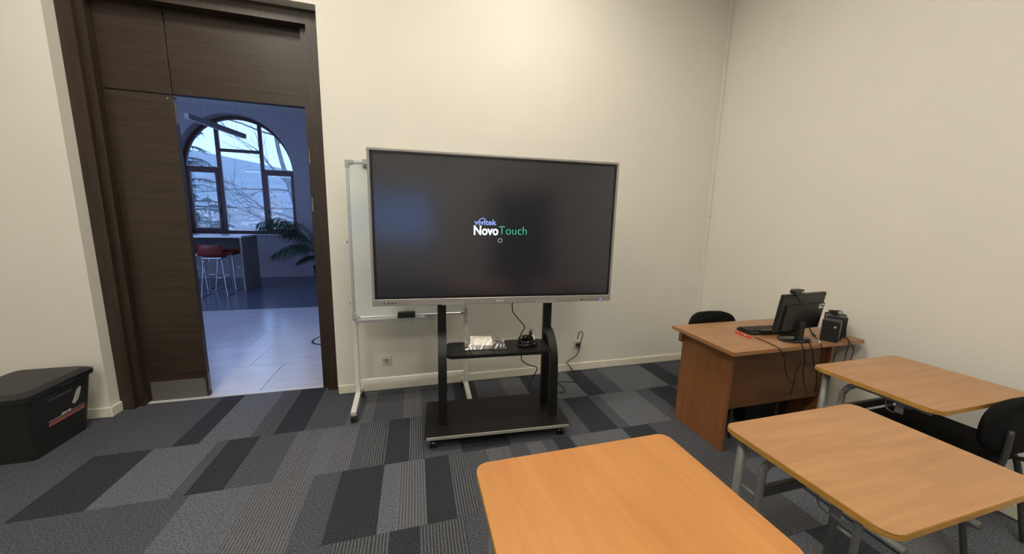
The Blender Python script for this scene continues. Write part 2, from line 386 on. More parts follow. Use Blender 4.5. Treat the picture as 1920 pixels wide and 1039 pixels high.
# ---- double door: dark oak frame, fixed leaf on the left, open passage on the right
LX0, LX1, PX1 = -2.115, -1.682, -.812
DT = 2.356
fr = MB()
fr.box(OPL, OPL+.085, .088, WT, 0, OPT); fr.box(OPL+.085, OPL+.125, .125, WT, 0, OPT)
fr.box(OPR-.095, OPR, .088, WT, 0, OPT); fr.box(PX1, OPR-.095, .14, WT, 0, OPT)
fr.box(OPL+.085, OPR-.095, .088, WT, OPT-.1, OPT)
door = struct('door_1', fr, 'dark_wood_v')
lf = MB(); lf.box(LX0, LX1, .185, .232, .006, DT-.004, bev=.003, seg=1); leaf = lf.build('door_leaf', 'dark_wood', door)
kp = MB(); kp.box(LX0+.055, LX1-.012, .1835, .185, .012, .168); k_ = kp.build('kick_plate', 'steel', leaf); k_['label'] = 'brushed steel kick plate'
for sx in (LX0+.065, LX1-.02):
    for z in (.025, .158):
        b = MB(); b.lathe([(.004, 0), (.003, -.0015)], (sx, .1832, z), 10, axis='y'); b.build('screw', 'chrome', leaf)
lt = MB(); lt.box(LX1-.001, LX1+.002, .196, .222, .05, .2); lt.box(LX1-.001, LX1+.002, .196, .222, DT-.2, DT-.03); lt.build('edge_bolt', 'steel', leaf)
cw = MB(); cw.lathe([(.006, 0), (.005, -.003)], (LX1-.03, .1848, DT-.03), 12, axis='y'); cw.build('cover_cap', 'chrome', leaf)
for a, b_ in ((OPL+.125, LX1-.003), (LX1+.003, OPR-.095)):
    p_ = MB(); p_.box(a, b_, .185, .232, DT+.002, OPT-.1, bev=.002, seg=1); p_.build('transom_panel', 'dark_wood', door)
for z in (1.98, 1.60):
    b = MB(); b.box(PX1+.006, PX1+.013, .1385, .14, z-.055, z+.055, bev=.0005, seg=1); b.build('strike_plate', 'chrome', door)
th_ = MB(); th_.box(LX0, PX1+.02, .155, .20, -.008, .006, bev=.002, seg=1); struct('trim_1', th_, 'tile')

# cable trunking standing in the corner
ct = empty('cable_trunking', (XR-.02, -.02, 0), 0, 'narrow white cable trunking running up the corner beside the desk', 'trunking')
for z0, z1 in ((.08, 1.60), (1.605, ZC-.005)):
    b = MB(); b.box(-.014, .0195, -.006, .0195, z0, z1, bev=.002, seg=1); b.build('trunking_length', 'wall', ct)

# ceiling LED panels of the classroom
for i, (x, y) in enumerate(((-1.4, -1.2), (.9, -1.2), (-1.4, -3.2), (.9, -3.2), (-1.4, -5.2), (.9, -5.2))):
    t = empty('ceiling_panel', (x, y, ZC), 0, 'square white LED panel set in the classroom ceiling', 'ceiling light', 'classroom ceiling panels')
    b = MB()
    for q in ((-.32, .32, -.32, -.3), (-.32, .32, .3, .32), (-.32, -.3, -.3, .3), (.3, .32, -.3, .3)): b.box(*q, -.018, 0)
    b.build('frame', 'white_metal', t)
    b = MB(); b.box(-.3, .3, -.3, .3, -.012, -.002); b.build('diffuser', 'lamp_panel', t)

# =================================================================== HALL BEHIND THE DOOR
HX0, HX1, HY, HZ = -8.2, 2.2, 6.72, 3.93
fh = MB(); fh.box(HX0, HX1, .165, 3.30, -.12, -.012); hall_floor = struct('floor_hall', fh, 'grout')
fd = MB(); fd.box(HX0, HX1, 3.302, HY, -.12, -.001); struct('floor_slate', fd, 'slate')
edges = {0: -1.33, 1: -1.64, 2: -.70, 3: -1.20, 4: -1.75}
ys = [.201, .80, 1.42, 2.04, 2.66, 3.30]
tid = 0
for r in range(5):
    x = edges[r]
    while x > HX0: x -= 1.2
    while x < HX1:
        a, b_ = max(x, HX0), min(x+1.2, HX1)
        if b_-a > .05:
            t = MB(); t.box(0, b_-a-.004, 0, ys[r+1]-ys[r]-.004, -.012, 0, bev=.0015, seg=1)
            t.build('floor_tile', 'tile' if (tid*7) % 3 else 'tile_b', hall_floor, (a+.002, ys[r]+.002, 0)); tid += 1
        x += 1.2
# dark curved mark on the pale tiles
mk = MB()
cc = on_z(612, 637)
arc = [(cc.x+.16*math.cos(math.radians(a)), cc.y+.19*math.sin(math.radians(a))) for a in range(88, 286, 12)]
arc2 = [(cc.x+.135*math.cos(math.radians(a)), cc.y+.155*math.sin(math.radians(a))) for a in range(88, 286, 12)]
mk.prism(arc+arc2[::-1], 'z', .0, .0012)
tag(mk.build('floor_mark', 'pot'), 'dark curved mark on the pale tiles beside the door frame', 'marking')
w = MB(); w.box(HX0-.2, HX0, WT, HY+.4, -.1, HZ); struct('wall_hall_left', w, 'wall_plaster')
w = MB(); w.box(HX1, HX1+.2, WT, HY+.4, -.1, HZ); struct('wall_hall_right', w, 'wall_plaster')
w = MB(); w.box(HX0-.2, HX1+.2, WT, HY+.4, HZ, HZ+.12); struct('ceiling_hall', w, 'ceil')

# far wall with arched openings
AW, SPR, ATOP, SILL, RD = 1.165, 2.55, 3.795, 1.06, .30
def arch_pts(hw, spr, top, n=28):
    return [(hw*math.cos(math.pi*k/n), spr+(top-spr)*math.sin(math.pi*k/n)) for k in range(n+1)]
WCX = [-3.985, -.05, -7.0]
def far_wall():
    mb = MB(); bm = mb.bm
    xs = sorted(WCX); bounds = [HX0-.2]+[(a+b_)/2 for a, b_ in zip(xs, xs[1:])]+[HX1+.2]
    for i, cx in enumerate(xs):
        hw = AW if i != 0 else .95
        x0, x1 = bounds[i], bounds[i+1]; y0, y1 = HY, HY+.4
        mb.box(x0, x1, y0, y1, -.1, SILL); mb.box(x0, cx-hw, y0, y1, SILL, SPR); mb.box(cx+hw, x1, y0, y1, SILL, SPR)
        A = arch_pts(hw, SPR, ATOP)
        for (xa, za), (xb, zb) in zip(A, A[1:]):   # spandrel slices above the arch
            mb.prism([(cx+xa, za), (cx+xa, HZ), (cx+xb, HZ), (cx+xb, zb)], 'y', y0, y1)
        mb.box(x0, cx-hw, y0, y1, SPR, HZ); mb.box(cx+hw, x1, y0, y1, SPR, HZ)
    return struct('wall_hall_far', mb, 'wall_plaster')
far_wall()
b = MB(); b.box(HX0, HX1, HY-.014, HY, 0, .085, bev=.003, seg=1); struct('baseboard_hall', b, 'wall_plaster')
WY = HY+.28
def arch_window(name, cx, hw):
    k = hw/AW
    mb = MB(); o = arch_pts(hw, SPR, ATOP); i_ = arch_pts(hw-.075, SPR, ATOP-.075)
    for (a, b_, c_, d) in zip(o, o[1:], i_[1:], i_):
        mb.prism([(cx+a[0], a[1]), (cx+b_[0], b_[1]), (cx+c_[0], c_[1]), (cx+d[0], d[1])], 'y', WY-.035, WY+.035)
    mb.box(cx-hw, cx-hw+.075, WY-.035, WY+.035, SILL, SPR); mb.box(cx+hw-.075, cx+hw, WY-.035, WY+.035, SILL, SPR)
    mb.box(cx-hw, cx+hw, WY-.035, WY+.035, SILL, SILL+.07)
    wobj = struct(name, mb, 'win_wood')
    def bar(nm, x0, x1, z0, z1, dy=.03): 
        q = MB(); q.box(cx+x0*k, cx+x1*k, WY-dy, WY+dy, z0, z1, bev=.004, seg=1); return q.build(nm, 'win_wood', wobj)
    bar('mullion', -.485, -.405, SILL+.07, 3.70); bar('mullion', .40, .475, SILL+.07, 3.70)
    bar('transom', -.405, .40, 2.975, 3.045, .028); bar('transom', -1.09, -.485, 2.535, 2.61, .028); bar('transom', .475, 1.09, 2.535, 2.61, .028)
    for s0, s1 in ((-1.09, -.485), (.475, 1.09)):      # opening casements
        q = MB(); x0, x1 = cx+s0*k, cx+s1*k
        q.box(x0, x0+.055, WY-.045, WY+.02, SILL+.07, 2.535); q.box(x1-.055, x1, WY-.045, WY+.02, SILL+.07, 2.535)
        q.box(x0+.055, x1-.055, WY-.045, WY+.02, SILL+.07, SILL+.12); q.box(x0+.055, x1-.055, WY-.045, WY+.02, 2.48, 2.535)
        cs = q.build('casement', 'win_wood', wobj)
        g = MB(); g.box(x0+.05, x1-.05, WY-.006, WY-.002, SILL+.11, 2.49); g.build('pane', 'pane', cs)
        h_ = MB(); hx = x1-.03 if s0 < 0 else x0+.03
        h_.box(hx-.012, hx+.012, WY-.055, WY-.045, 1.6, 1.7, bev=.003, seg=1); h_.tube([(hx, WY-.055, 1.65), (hx, WY-.085, 1.65), (hx, WY-.085, 1.55)], .008); h_.build('handle', 'steel', cs)
    def pane(pts):
        g = MB(); g.prism([(cx+a*k, z) for a, z in pts], 'y', WY-.003, WY+.001); g.build('pane', 'pane', wobj)
    pane([(-.41, SILL+.06), (.405, SILL+.06), (.405, 2.98), (-.41, 2.98)])
    AR = [(x/k, z) for x, z in arch_pts(hw-.07, SPR, ATOP-.07, 60)]
    pane([(-.41, 3.04), (.405, 3.04)]+[p for p in AR if -.41 <= p[0] <= .405])
    pane([(-.48, 2.6)]+[p for p in AR if p[0] < -.48 and p[1] > 2.6][::1]+[(-1.09, 2.6)])
    pane([(1.09, 2.6)]+[p for p in AR if p[0] > .47 and p[1] > 2.6]+[(.47, 2.6)])
    return wobj
arch_window('window_1', WCX[0], AW); arch_window('window_3', WCX[1], AW); arch_window('window_4', WCX[2], .95)
for cx, hw in ((WCX[0], AW), (WCX[1], AW), (WCX[2], .95)):
    b = MB(); b.box(cx-hw-.06, cx+hw+.06, HY-.04, WY-.035, SILL-.03, SILL, bev=.004, seg=1); struct('trim_2', b, 'counter_white')

# high counter table
cx1 = -3.285
ct_ = empty('counter_table', (cx1, 4.88, 0), 0, 'long white-topped high counter table below the arched window', 'table')
b = MB(); b.box(-2.6, .02, 0, .76, 1.065, 1.105, bev=.003, seg=1); b.build('table_top', 'counter_white', ct_)
b = MB(); b.box(-.035, 0, .03, .74, 0, 1.065, bev=.002, seg=1); b.build('end_panel', 'counter_panel', ct_)
b = MB(); b.box(-2.58, -2.545, .03, .74, 0, 1.065, bev=.002, seg=1); b.build('end_panel', 'counter_panel', ct_)
b = MB(); b.box(-2.545, -.035, .60, .62, .72, 1.065); b.build('back_panel', 'counter_dark', ct_)

# bar stools: red shell on a chrome sled frame
def make_stool():
    t = empty('bar_stool', (0, 0, 0), 0)
    mb = MB(); rows = []; n = 13
    for i in range(n):            # profile from the front lip to the top of the low back
        q = i/(n-1)
        if q < .62: y = .20-.40*(q/.62); z = .74-.018*math.sin(q/.62*math.pi)
        else:
            a = (q-.62)/.38; y = -.20-.07*math.sin(a*1.2); z = .74+.215*a**1.15
        wd = .225 if q < .5 else .225-.055*(q-.5)/.5
        row = []
        for j in range(11):
            s_ = -1+2*j/10; lift = .035*abs(s_)**3 if q < .62 else 0; cur = .05*abs(s_)**2 if q >= .5 else 0
            row.append(Vector((wd*s_, y+cur, z+lift)))
        rows.append(row)
    V = [[mb.bm.verts.new(p) for p in r] for r in rows]
    for i in range(n-1):
        for j in range(10): f = mb.bm.faces.new((V[i][j], V[i][j+1], V[i+1][j+1], V[i+1][j])); f.smooth = True
    bmesh.ops.recalc_face_normals(mb.bm, faces=mb.bm.faces)
    bmesh.ops.solidify(mb.bm, geom=mb.bm.faces[:], thickness=.016)
    mb.build('seat_shell', 'red_seat', t)
    for sx in (-1, 1):
        mb = MB(); mb.tube(catmull([(sx*.13, .12, .72), (sx*.19, .19, .02), (sx*.195, .17, .011), (sx*.195, -.19, .011), (sx*.19, -.21, .03), (sx*.13, -.13, .72)], 6), .009); mb.build('leg_frame', 'chrome', t)
    mb = MB(); mb.tube([(-.17, .165, .30), (.17, .165, .30)], .009); mb.build('foot_rest', 'chrome', t)
    mb = MB(); mb.tube([(-.155, -.165, .42), (.155, -.165, .42)], .008); mb.build('cross_bar', 'chrome', t)
    mb = MB(); mb.box(-.14, .14, -.15, .14, .705, .724, bev=.004, seg=1); mb.build('seat_mount', 'chrome', t)
    return t
st = make_stool(); st.location = (-3.60, 4.60, 0); st.rotation_euler.z = .12
tag(st, 'dark red bar stool with chrome legs, its low back towards the doorway', 'stool', 'bar stools at the counter')
s2 = copy_tree(st); s2.location = (-4.24, 5.25, 0); s2.rotation_euler.z = math.pi+.2; s2['label'] = 'red bar stool at the counter half hidden by the door leaf'
s3 = copy_tree(st); s3.location = (-3.665, 5.27, 0); s3.rotation_euler.z = math.pi-.2; s3['label'] = 'red bar stool tucked under the counter next to the grey end panel'

# linear pendant lamp
pl = empty('pendant_lamp', (0, 0, 0), 0, 'long grey linear pendant lamp hanging in front of the arched window', 'lamp')
A = on_z(350, 222, 3.0); B_ = on_z(459, 260, 3.0); mid = (A+B_)/2; pl.location = mid
d = (B_-A); ang = math.atan2(d.y, d.x); pl.rotation_euler.z = ang; hl = d.length/2
b = MB(); b.box(-hl, hl, -.035, .035, 0, .085, bev=.004, seg=1); b.build('lamp_body', 'lamp_body', pl)
b = MB(); b.box(-hl+.02, hl-.02, -.028, .028, -.004, .001); b.build('diffuser', 'lamp_diff', pl)
for x in (-hl*.55, hl*.7):
    b = MB(); b.tube([(x, 0, .08), (x, 0, HZ-3.0)], .002, n=6); b.build('suspension_wire', 'steel', pl)

for x, y in ((-4.9, 1.3), (-2.3, 1.3), (.3, 1.3), (-4.9, 2.7), (.3, 2.7)):  # unseen lit copies of the pendant, added to brighten the hall
    q = copy_tree(pl); q.location = (x, y, 3.0); q.rotation_euler.z = 0
    q['label'] = 'added out-of-view pendant copy that brightens the pale hall tiles'; q['group'] = 'added hall fill pendants'
    for c_ in q.children:
        if c_.name.startswith('diffuser'):
            c_.data = c_.data.copy(); c_.data.materials[0] = M['hall_fill']
# potted palm
pp = empty('potted_palm', (-2.0, 5.45, 0), 0, 'potted palm with arching dark green fronds beside the door frame', 'plant')
b = MB(); b.lathe([(.125, 0), (.135, .01), (.19, .40), (.20, .44), (.185, .44), (.175, .40)], n=24); b.build('pot', 'pot', pp)
b = MB(); b.lathe([(.172, .392), (.17, .405), (.03, .41)], n=20); b.build('soil', 'soil', pp)
b = MB(); b.tube([(0, 0, .40), (.01, 0, .62)], .03, rs=[.035, .022]); b.build('stem', 'stem', pp)
rng = random.Random(5)
def frond(az, L, rise, droop, z0=.6):
    mb = MB(); pts = []
    for i in range(11):
        q = i/10; rr = L*(q*.95); z = z0+rise*math.sin(min(1, q*1.25)*math.pi/2)-droop*q**2.2
        pts.append(Vector((math.cos(az)*rr, math.sin(az)*rr, z)))
    P = catmull(pts, 3); mb.tube(P, .006, m='stem', n=5, rs=[.009*(1-.75*i/len(P)) for i in range(len(P))])
    N = 46
    for i in range(N):
        q = .2+.79*i/(N-1); f_ = q*(len(P)-1); a = int(f_); p = P[a].lerp(P[min(a+1, len(P)-1)], f_-a)
        t = (P[min(a+1, len(P)-1)]-P[max(a-1, 0)]).normalized(); side = t.cross(Vector((0, 0, 1))).normalized()
        ln = (.30*math.sin(math.pi*(.15+.75*q))+.05)*L
        for sg in (-1, 1):
            dr = (side*sg*.7+t*.55+Vector((0, 0, -.25+rng.uniform(-.25, .1)))).normalized()
            e1 = p+dr*ln*.5; e2 = p+dr*ln+Vector((0, 0, -ln*.5)); wv = t.cross(dr).cross(dr).normalized()*.007
            mb.tri(p, e1-wv, e1+wv, 'leaf'); mb.tri(e1-wv, e2, e1+wv, 'leaf')
    return mb.build('frond', None, pp)
for az, L, rise, droop in ((3.0, 1.30, .92, .26), (3.45, 1.15, .98, .22), (2.6, 1.2, .95, .3), (3.2, 1.0, .42, .34), (2.85, .9, .62, .1), (1.6, 1.05, .95, .3), (.6, 1.1, .9, .35), (-.4, 1.0, .8, .3), (-1.3, .95, .9, .35), (4.0, .9, .5, .35), (5.4, .8, 1.15, .2), (3.1, .55, .12, .22)):
    frond(az, L, rise, droop)

# =================================================================== OUTSIDE
def terrain(name, x0, x1, y0, y1, nx, ny, fz, m):
    mb = MB(); V = [[mb.bm.verts.new((x0+(x1-x0)*i/nx, y0+(y1-y0)*j/ny, fz(x0+(x1-x0)*i/nx, y0+(y1-y0)*j/ny))) for i in range(nx+1)] for j in range(ny+1)]
    for j in range(ny):
        for i in range(nx): mb.bm.faces.new((V[j][i], V[j][i+1], V[j+1][i+1], V[j+1][i])).smooth = True
    return struct(name, mb, m)
def hz_near(x, y):
    return -2.5-(y-8)*.35 if y < 60 else -20.7-(y-60)*.1
terrain('hillside', -120, 60, 7.6, 160, 20, 20, lambda x, y: hz_near(x, y)+noise.noise(Vector((x*.03, y*.03, 0)))*1.5-.4, 'hill')
def town_z(x, y): return -60+95*max(0, (y-700))/1200+noise.noise(Vector((x*.004, y*.004, 3)))*10
terrain('valley', -2600, 800, 160, 2000, 40, 30, lambda x, y: town_z(x, y) if y > 700 else -31-(y-160)*.055, 'hill')
def ridge_z(x, y):
    s_ = x/y; q = (y-1900)/2300; top = (.135-.17*(s_+.42))*y
    return (1-q)*40+q*top+noise.noise(Vector((x*.0016, y*.0016, 7)))*45*q
terrain('mountain_ridge', -3600, 1200, 1900, 4200, 48, 24, ridge_z, 'hill_far')
hm = []
for k, (a, b_, h, rh, mw) in enumerate(((9, 8, 6, 2.6, 'house'), (16, 10, 9, 2.5, 'house'), (22, 12, 15, .6, 'house2'), (12, 9, 5, 3, 'house'))):
    mb = MB(); mb.box(-a/2, a/2, -b_/2, b_/2, -6, h, m=mw)
    mb.prism([(-b_/2-.4, h), (b_/2+.4, h), (0, h+rh)], 'x', -a/2-.4, a/2+.4, m='roof_red')
    hm.append(mb.mesh('far_house'))
rng = random.Random(11)
HL = ['small pale house with a pitched roof in the far town', 'long pale house with a pitched roof in the far town', 'tall grey flat-roofed block in the far town', 'low pale house with a steep roof in the far town']
HR = [9, 13, 16, 10]; taken = []; k = tries = 0
while k < 270 and tries < 6000:
    tries += 1; y = 820+900*rng.random()**1.1; x = y*(-.52+.20*rng.random()); i = rng.randrange(4); sc = rng.uniform(.9, 1.5); rr = HR[i]*sc
    if any((x-a_)**2+(y-b_)**2 < (rr+c_)**2 for a_, b_, c_ in taken): continue
    taken.append((x, y, rr)); k += 1
    o = bpy.data.objects.new('town_house', hm[i]); COL.objects.link(o); o.location = (x, y, town_z(x, y)); o.rotation_euler.z = rng.uniform(-.5, .5); o.scale = (sc, sc, sc)
    tag(o, HL[i], 'house', ('small houses', 'long houses', 'grey blocks', 'low steep-roofed houses')[i]+' of the far town')
# bare tree to the right of the view
bt = empty('bare_tree', (-4.1, 12.6, -4.4), 0, 'bare tree with spreading leafless branches outside the arched window', 'tree')
rng = random.Random(3)
wood_mb = MB(); tips = []
def grow(p, d, L, r, depth):
    pts = [p]; q = p.copy(); dd = d.copy(); n = 6
    for i in range(n):
        dd = (dd+Vector((rng.uniform(-1, 1), rng.uniform(-1, 1), rng.uniform(-.7, .9)))*.2).normalized(); q = q+dd*L/n; pts.append(q.copy())
    wood_mb.tube(pts, r, n=6 if depth < 3 else 3, cap=False, rs=[max(.004, r*(1-.55*i/n)) for i in range(n+1)])
    if depth >= 5: return
    for k in range(3 if depth < 3 else 4):
        i = rng.randint(2, n); base = pts[i]
        nd = (dd+Vector((rng.uniform(-1, 1)-.2, rng.uniform(-.6, .6), rng.uniform(-.4, .6)))*.8).normalized()
        grow(base, nd, L*rng.uniform(.5, .75), r*rng.uniform(.4, .52), depth+1)
TR = [Vector((.35, 0, 0)), Vector((.1, 0, 3)), Vector((-.25, 0, 5.6)), Vector((-.6, 0, 7.2)), Vector((-.9, .1, 8.6)), Vector((-1.0, .1, 10.2))]
wood_mb.tube(catmull(TR, 5), .13, n=8, rs=[.17-.13*i/25 for i in range(26)])
for i, dx, dz, L in ((2, -1, .10, 1.9), (2, -1, .5, 2.0), (3, -1, .25, 2.2), (3, -.8, .7, 1.9), (3, .8, .6, 1.5), (4, -1, .35, 2.2), (4, -.6, .9, 1.8), (4, .9, .5, 1.6), (5, -.8, .4, 2.2), (5, -.2, 1, 1.8), (5, .7, .7, 1.6)):
    grow(TR[i]+Vector((0, 0, rng.uniform(-.4, .4))), Vector((dx, rng.uniform(-.2, .2), dz)).normalized(), L, .04, 2)
wood_mb.build('trunk_and_branches', 'bark', bt)
lm = MB()
for k in range(150):
    p = Vector((rng.uniform(-1.35, -.45), rng.uniform(-.3, .3), rng.uniform(5.3, 6.9)))
    a = Vector((rng.uniform(-1, 1), rng.uniform(-1, 1), rng.uniform(-1, 1)))*.075; b_ = Vector((rng.uniform(-1, 1), rng.uniform(-1, 1), rng.uniform(-1, 1)))*.075
    lm.tri(p, p+a, p+b_)
lv = lm.build('autumn_leaves', 'autumn', bt); lv['kind'] = 'stuff'
# conifers
def conifer(loc, H, R, label, seed):
    rg = random.Random(seed); t = empty('conifer', loc, 0, label, 'tree')
    mb = MB(); mb.tube([(0, 0, 0), (0, 0, H)], .2, rs=[.22, .03], n=8); mb.build('trunk', 'bark', t)
    mb = MB()
    for k in range(int(H*7)):
        z = H*(.08+.9*rg.random()); L = R*(1-z/H)**.7*rg.uniform(.7, 1.1)+.2; a = rg.uniform(0, 6.283)
        P = [Vector((math.cos(a)*L*q, math.sin(a)*L*q, z+.18*L*math.sin(q*2.2)-.22*L*q*q)) for q in (0, .25, .5, .75, 1)]
        mb.tube(P, .012, n=4, cap=False, rs=[.03, .022, .016, .01, .005])
        for i in range(46):
            q = .15+.85*rg.random(); f_ = q*4; i0 = min(3, int(f_)); p = P[i0].lerp(P[i0+1], f_-i0)
            s_ = Vector((-math.sin(a), math.cos(a), 0))*rg.uniform(-1, 1)+Vector((math.cos(a), math.sin(a), 0))*rg.uniform(0, .7); s_.z = rg.uniform(-.9, -.05)
            s_ = s_.normalized()*rg.uniform(.12, .36); wv = s_.cross(Vector((math.cos(a), math.sin(a), .3))).normalized()*.022
            mb.tri(p-wv, p+wv, p+s_)
    f = mb.build('needle_foliage', 'needle', t); f['kind'] = 'stuff'; return t
conifer((-7.6, 11.6, -4.0), 9.6, 2.5, 'dark drooping conifer outside the left panes of the arched window', 21)
conifer((-9.2, 16.5, -6.2), 8.6, 2.3, 'smaller conifer further down the slope behind the drooping one', 22)

# =================================================================== WALL SOCKETS
def socket(loc):
    t = empty('power_socket', loc, 0)
    b = MB(); b.box(-.043, .043, -.009, 0, -.043, .043, bev=.003, seg=2); b.build('face_plate', 'socket', t)
    b = MB(); b.box(-.029, .029, -.013, -.009, -.029, .029, bev=.002, seg=1); b.build('insert', 'socket', t)
    b = MB(); b.lathe([(.0205, -.0131), (.0205, -.0138), (.0185, -.0138), (.0185, -.0132), (.0002, -.0132)], axis='y', n=24); b.build('recess_ring', 'grey_cap', t)
    for dx in (-.0095, .0095):
        b = MB(); b.lathe([(.0026, -.0131), (.0026, -.0142)], (dx, 0, 0), 10, axis='y'); b.build('pin_hole', 'socket_dark', t)
    for dz in (-.017, .017):
        b = MB(); b.box(-.003, .003, -.0145, -.0131, dz-.002, dz+.002); b.build('earth_clip', 'steel', t)
    return t
so = socket((-.262, 0, .266)); tag(so, 'empty white wall socket below the whiteboard', 'socket', 'wall sockets')
s_ = copy_tree(so); SK = on_y(1081, 645.5); s_.location = (SK.x, 0, SK.z); s_['label'] = 'white wall socket with a black plug in it beside the display stand'

# =================================================================== INTERACTIVE DISPLAY + STAND
TH = math.radians(-3.846); O = Vector((.57, -.74, 0))
tvn = Vector((math.sin(TH), -math.cos(TH), 0)); tvu = Vector((math.cos(TH), math.sin(TH), 0)); tvv = Vector((-math.sin(TH), math.cos(TH), 0))
def tv_at(px, py, v=0.0):
    X = hit(px, py, tvn, tvn.dot(O+tvv*v)); return ((X-O).dot(tvu), X.z)
ZB, ZT_, HW = .9225, 1.9345, .8535
tv = empty('interactive_display', (O.x, O.y, ZB), TH, 'large wide interactive display with a grey bezel showing a white and green logo', 'display')
H_ = ZT_-ZB
b = MB()
b.box(-HW, HW, 0, .042, 0, .046, bev=.003, seg=1); b.box(-HW, HW, 0, .042, H_-.0165, H_, bev=.003, seg=1)
b.box(-HW, -HW+.0165, 0, .042, .04, H_-.012, bev=.003, seg=1); b.box(HW-.0165, HW, 0, .042, .04, H_-.012, bev=.003, seg=1)
b.build('bezel', 'bezel', tv)
b = MB(); b.box(-HW+.01, HW-.01, .006, .048, .01, H_-.01, bev=.004, seg=1); b.build('rear_housing', 'black_plastic', tv)
b = MB()
i0, i1, j0, j1, bw = -HW+.0165, HW-.0165, .046, H_-.0165, .017
b.box(i0, i1, .003, .012, j0, j0+bw); b.box(i0, i1, .003, .012, j1-bw*.9, j1); b.box(i0, i0+bw, .003, .012, j0, j1); b.box(i1-bw, i1, .003, .012, j0, j1)
b.build('black_border', 'black_bezel', tv)
b = MB(); b.box(i0+bw-.001, i1-bw+.001, .0045, .0095, j0+bw-.001, j1-bw+.001); scr = b.build('screen', 'screen', tv)
RX = (math.pi/2, 0, 0)
def T0(px, py): u, z = tv_at(px, py); return u, z-ZB
def put_text(nm, body, p0, p1, ph, m, bold, sx_pad=1.0):
    """text whose left-bottom is at pixel p0, whose right-bottom is at p1, cap height pixel ph"""
    u0, z0 = T0(*p0); u1, z1 = T0(*p1); _, zt = T0(p0[0], ph); cap = zt-z0
    size = cap/.69
    o = text_mesh(nm, body, size, m, scr, (u0, .0040, z0), RX, bold=bold)
    xs = [v.co.x for v in o.data.vertices]; wd = max(xs)-min(xs)
    o.scale = ((u1-u0)/wd, 1, 1); o.location.x = u0-min(xs)*(u1-u0)/wd
    return o
put_text('logo_novo', 'Novo', (888.3, 440), (934.5, 439.6), 423.2, 'txt_white', .0028)['label'] = 'bold white word Novo'
put_text('logo_touch', 'Touch', (935.5, 439.8), (987.5, 439.5), 424.0, 'txt_green', -.0015)['label'] = 'thin green word Touch'
put_text('logo_vivitek', 'vivitek', (889.5, 421.4), (931.5, 421.3), 411.3, 'txt_blue', .0012)['label'] = 'lavender word vivitek'
u0, z0 = T0(904, 413); b = MB()
ua, za = T0(898.5, 413); ub, zb = T0(911.5, 412); cu_, cz = (ua+ub)/2, za-.004; ra = (ub-ua)/2
o1 = [(cu_+ra*math.cos(math.radians(a)), cz+ra*.85*math.sin(math.radians(a))) for a in range(15, 166, 10)]
o2 = [(cu_+ra*.84*math.cos(math.radians(a)), cz+ra*.62*math.sin(math.radians(a))) for a in range(15, 166, 10)]
for k in range(len(o1)-1): b.prism([o1[k], o1[k+1], o2[k+1], o2[k]], 'y', .0034, .0044)
b.build('logo_arch', 'txt_blue', scr)
u0, z0 = T0(938, 451.2); b = MB()
ro, ri = .0155, .0115
for k in range(24):
    a0, a1 = 2*math.pi*k/24, 2*math.pi*(k+1)/24
    b.prism([(u0+ro*math.cos(a0), z0+ro*math.sin(a0)), (u0+ro*math.cos(a1), z0+ro*math.sin(a1)), (u0+ri*math.cos(a1), z0+ri*math.sin(a1)), (u0+ri*math.cos(a0), z0+ri*math.sin(a0))], 'y', .0034, .0044, m='txt_green' if k in (0, 1, 22, 23, 2) else 'txt_grey')
b.build('loading_ring', None, scr)
o = text_mesh('bezel_logo', 'vivitek', .021, 'txt_grey', tv, (.0, -.0008, .015), RX, bold=.0005, align='CENTER')
for px, w_, h_ in ((714.5, .006, .005), (721, .014, .006), (728.5, .010, .011), (735.5, .016, .006), (742, .012, .006)):
    u, z = T0(px, 570-(px-714)*.055); b = MB(); b.box(u-w_/2, u+w_/2, -.0012, .002, z-h_/2, z+h_/2); b.build('port', 'black_bezel', tv)
for k, px in enumerate((1091, 1097.5, 1102.5, 1108, 1113.5, 1119)):
    u, z = T0(px, 561.6-(px-1091)*.02); w_ = .018 if k == 0 else .008; b = MB(); b.box(u-w_/2, u+w_/2, -.0012, .002, z-.004, z+.004, bev=.001, seg=1); b.build('button', 'black_bezel' if k == 0 else 'ink', tv)
u, z = T0(1125.5, 560.8); b = MB(); b.lathe([(.009, .001), (.009, -.0015), (.007, -.002)], (u, 0, z), 16, axis='y'); b.build('power_button', 'btn_blue', tv)
for px in (850, 1022):
    u, z = T0(px, 569-(px-850)*.022); b = MB(); b.box(u-.075, u+.075, -.0006, .001, z-.011, z+.009); b.build('speaker_grille', 'alu', tv)

sd = empty('display_stand', (O.x, O.y, 0), TH, 'black wheeled display stand with a shelf, standing on the carpet', 'stand')
BT = .105
b = MB(); b.prism(rrect(-.525, .475, -.262, .195, .03, 4), 'z', .078, BT); bs = b.build('base_plate', 'black_steel', sd)
b = MB(); b.box(-.512, .462, -.2655, -.2605, .082, .1045, bev=.002, seg=1); eg = b.build('front_edge', 'lit_edge', bs); eg['label'] = 'front edge with lamp light painted on'  # bevel highlight put into the strip's colour
for sx in (-1, 1):
    ux = -.012+sx*.392
    b = MB(); b.box(ux-.03, ux+.03, .055, .10, BT, 1.72, bev=.004, seg=1); b.build('post', 'black_steel', sd)
    b = MB(); pts = catmull([(ux, .052, .705), (ux, .0, .69), (ux, -.06, .645), (ux, -.105, .565), (ux, -.128, .42), (ux, -.14, BT+.001)], 6)
    b.sweep_rect(pts, .058, .03, (1, 0, 0)); lg = b.build('curved_leg', 'black_steel', sd)
    b = MB(); b.box(ux-.034, ux+.034, -.162, -.118, BT, BT+.006, bev=.001, seg=1); b.build('leg_foot', 'black_steel', lg)
    b = MB(); b.box(ux-.028, ux+.028, .057, .098, 1.72, 1.726); b.build('post_cap', 'black_plastic', sd)
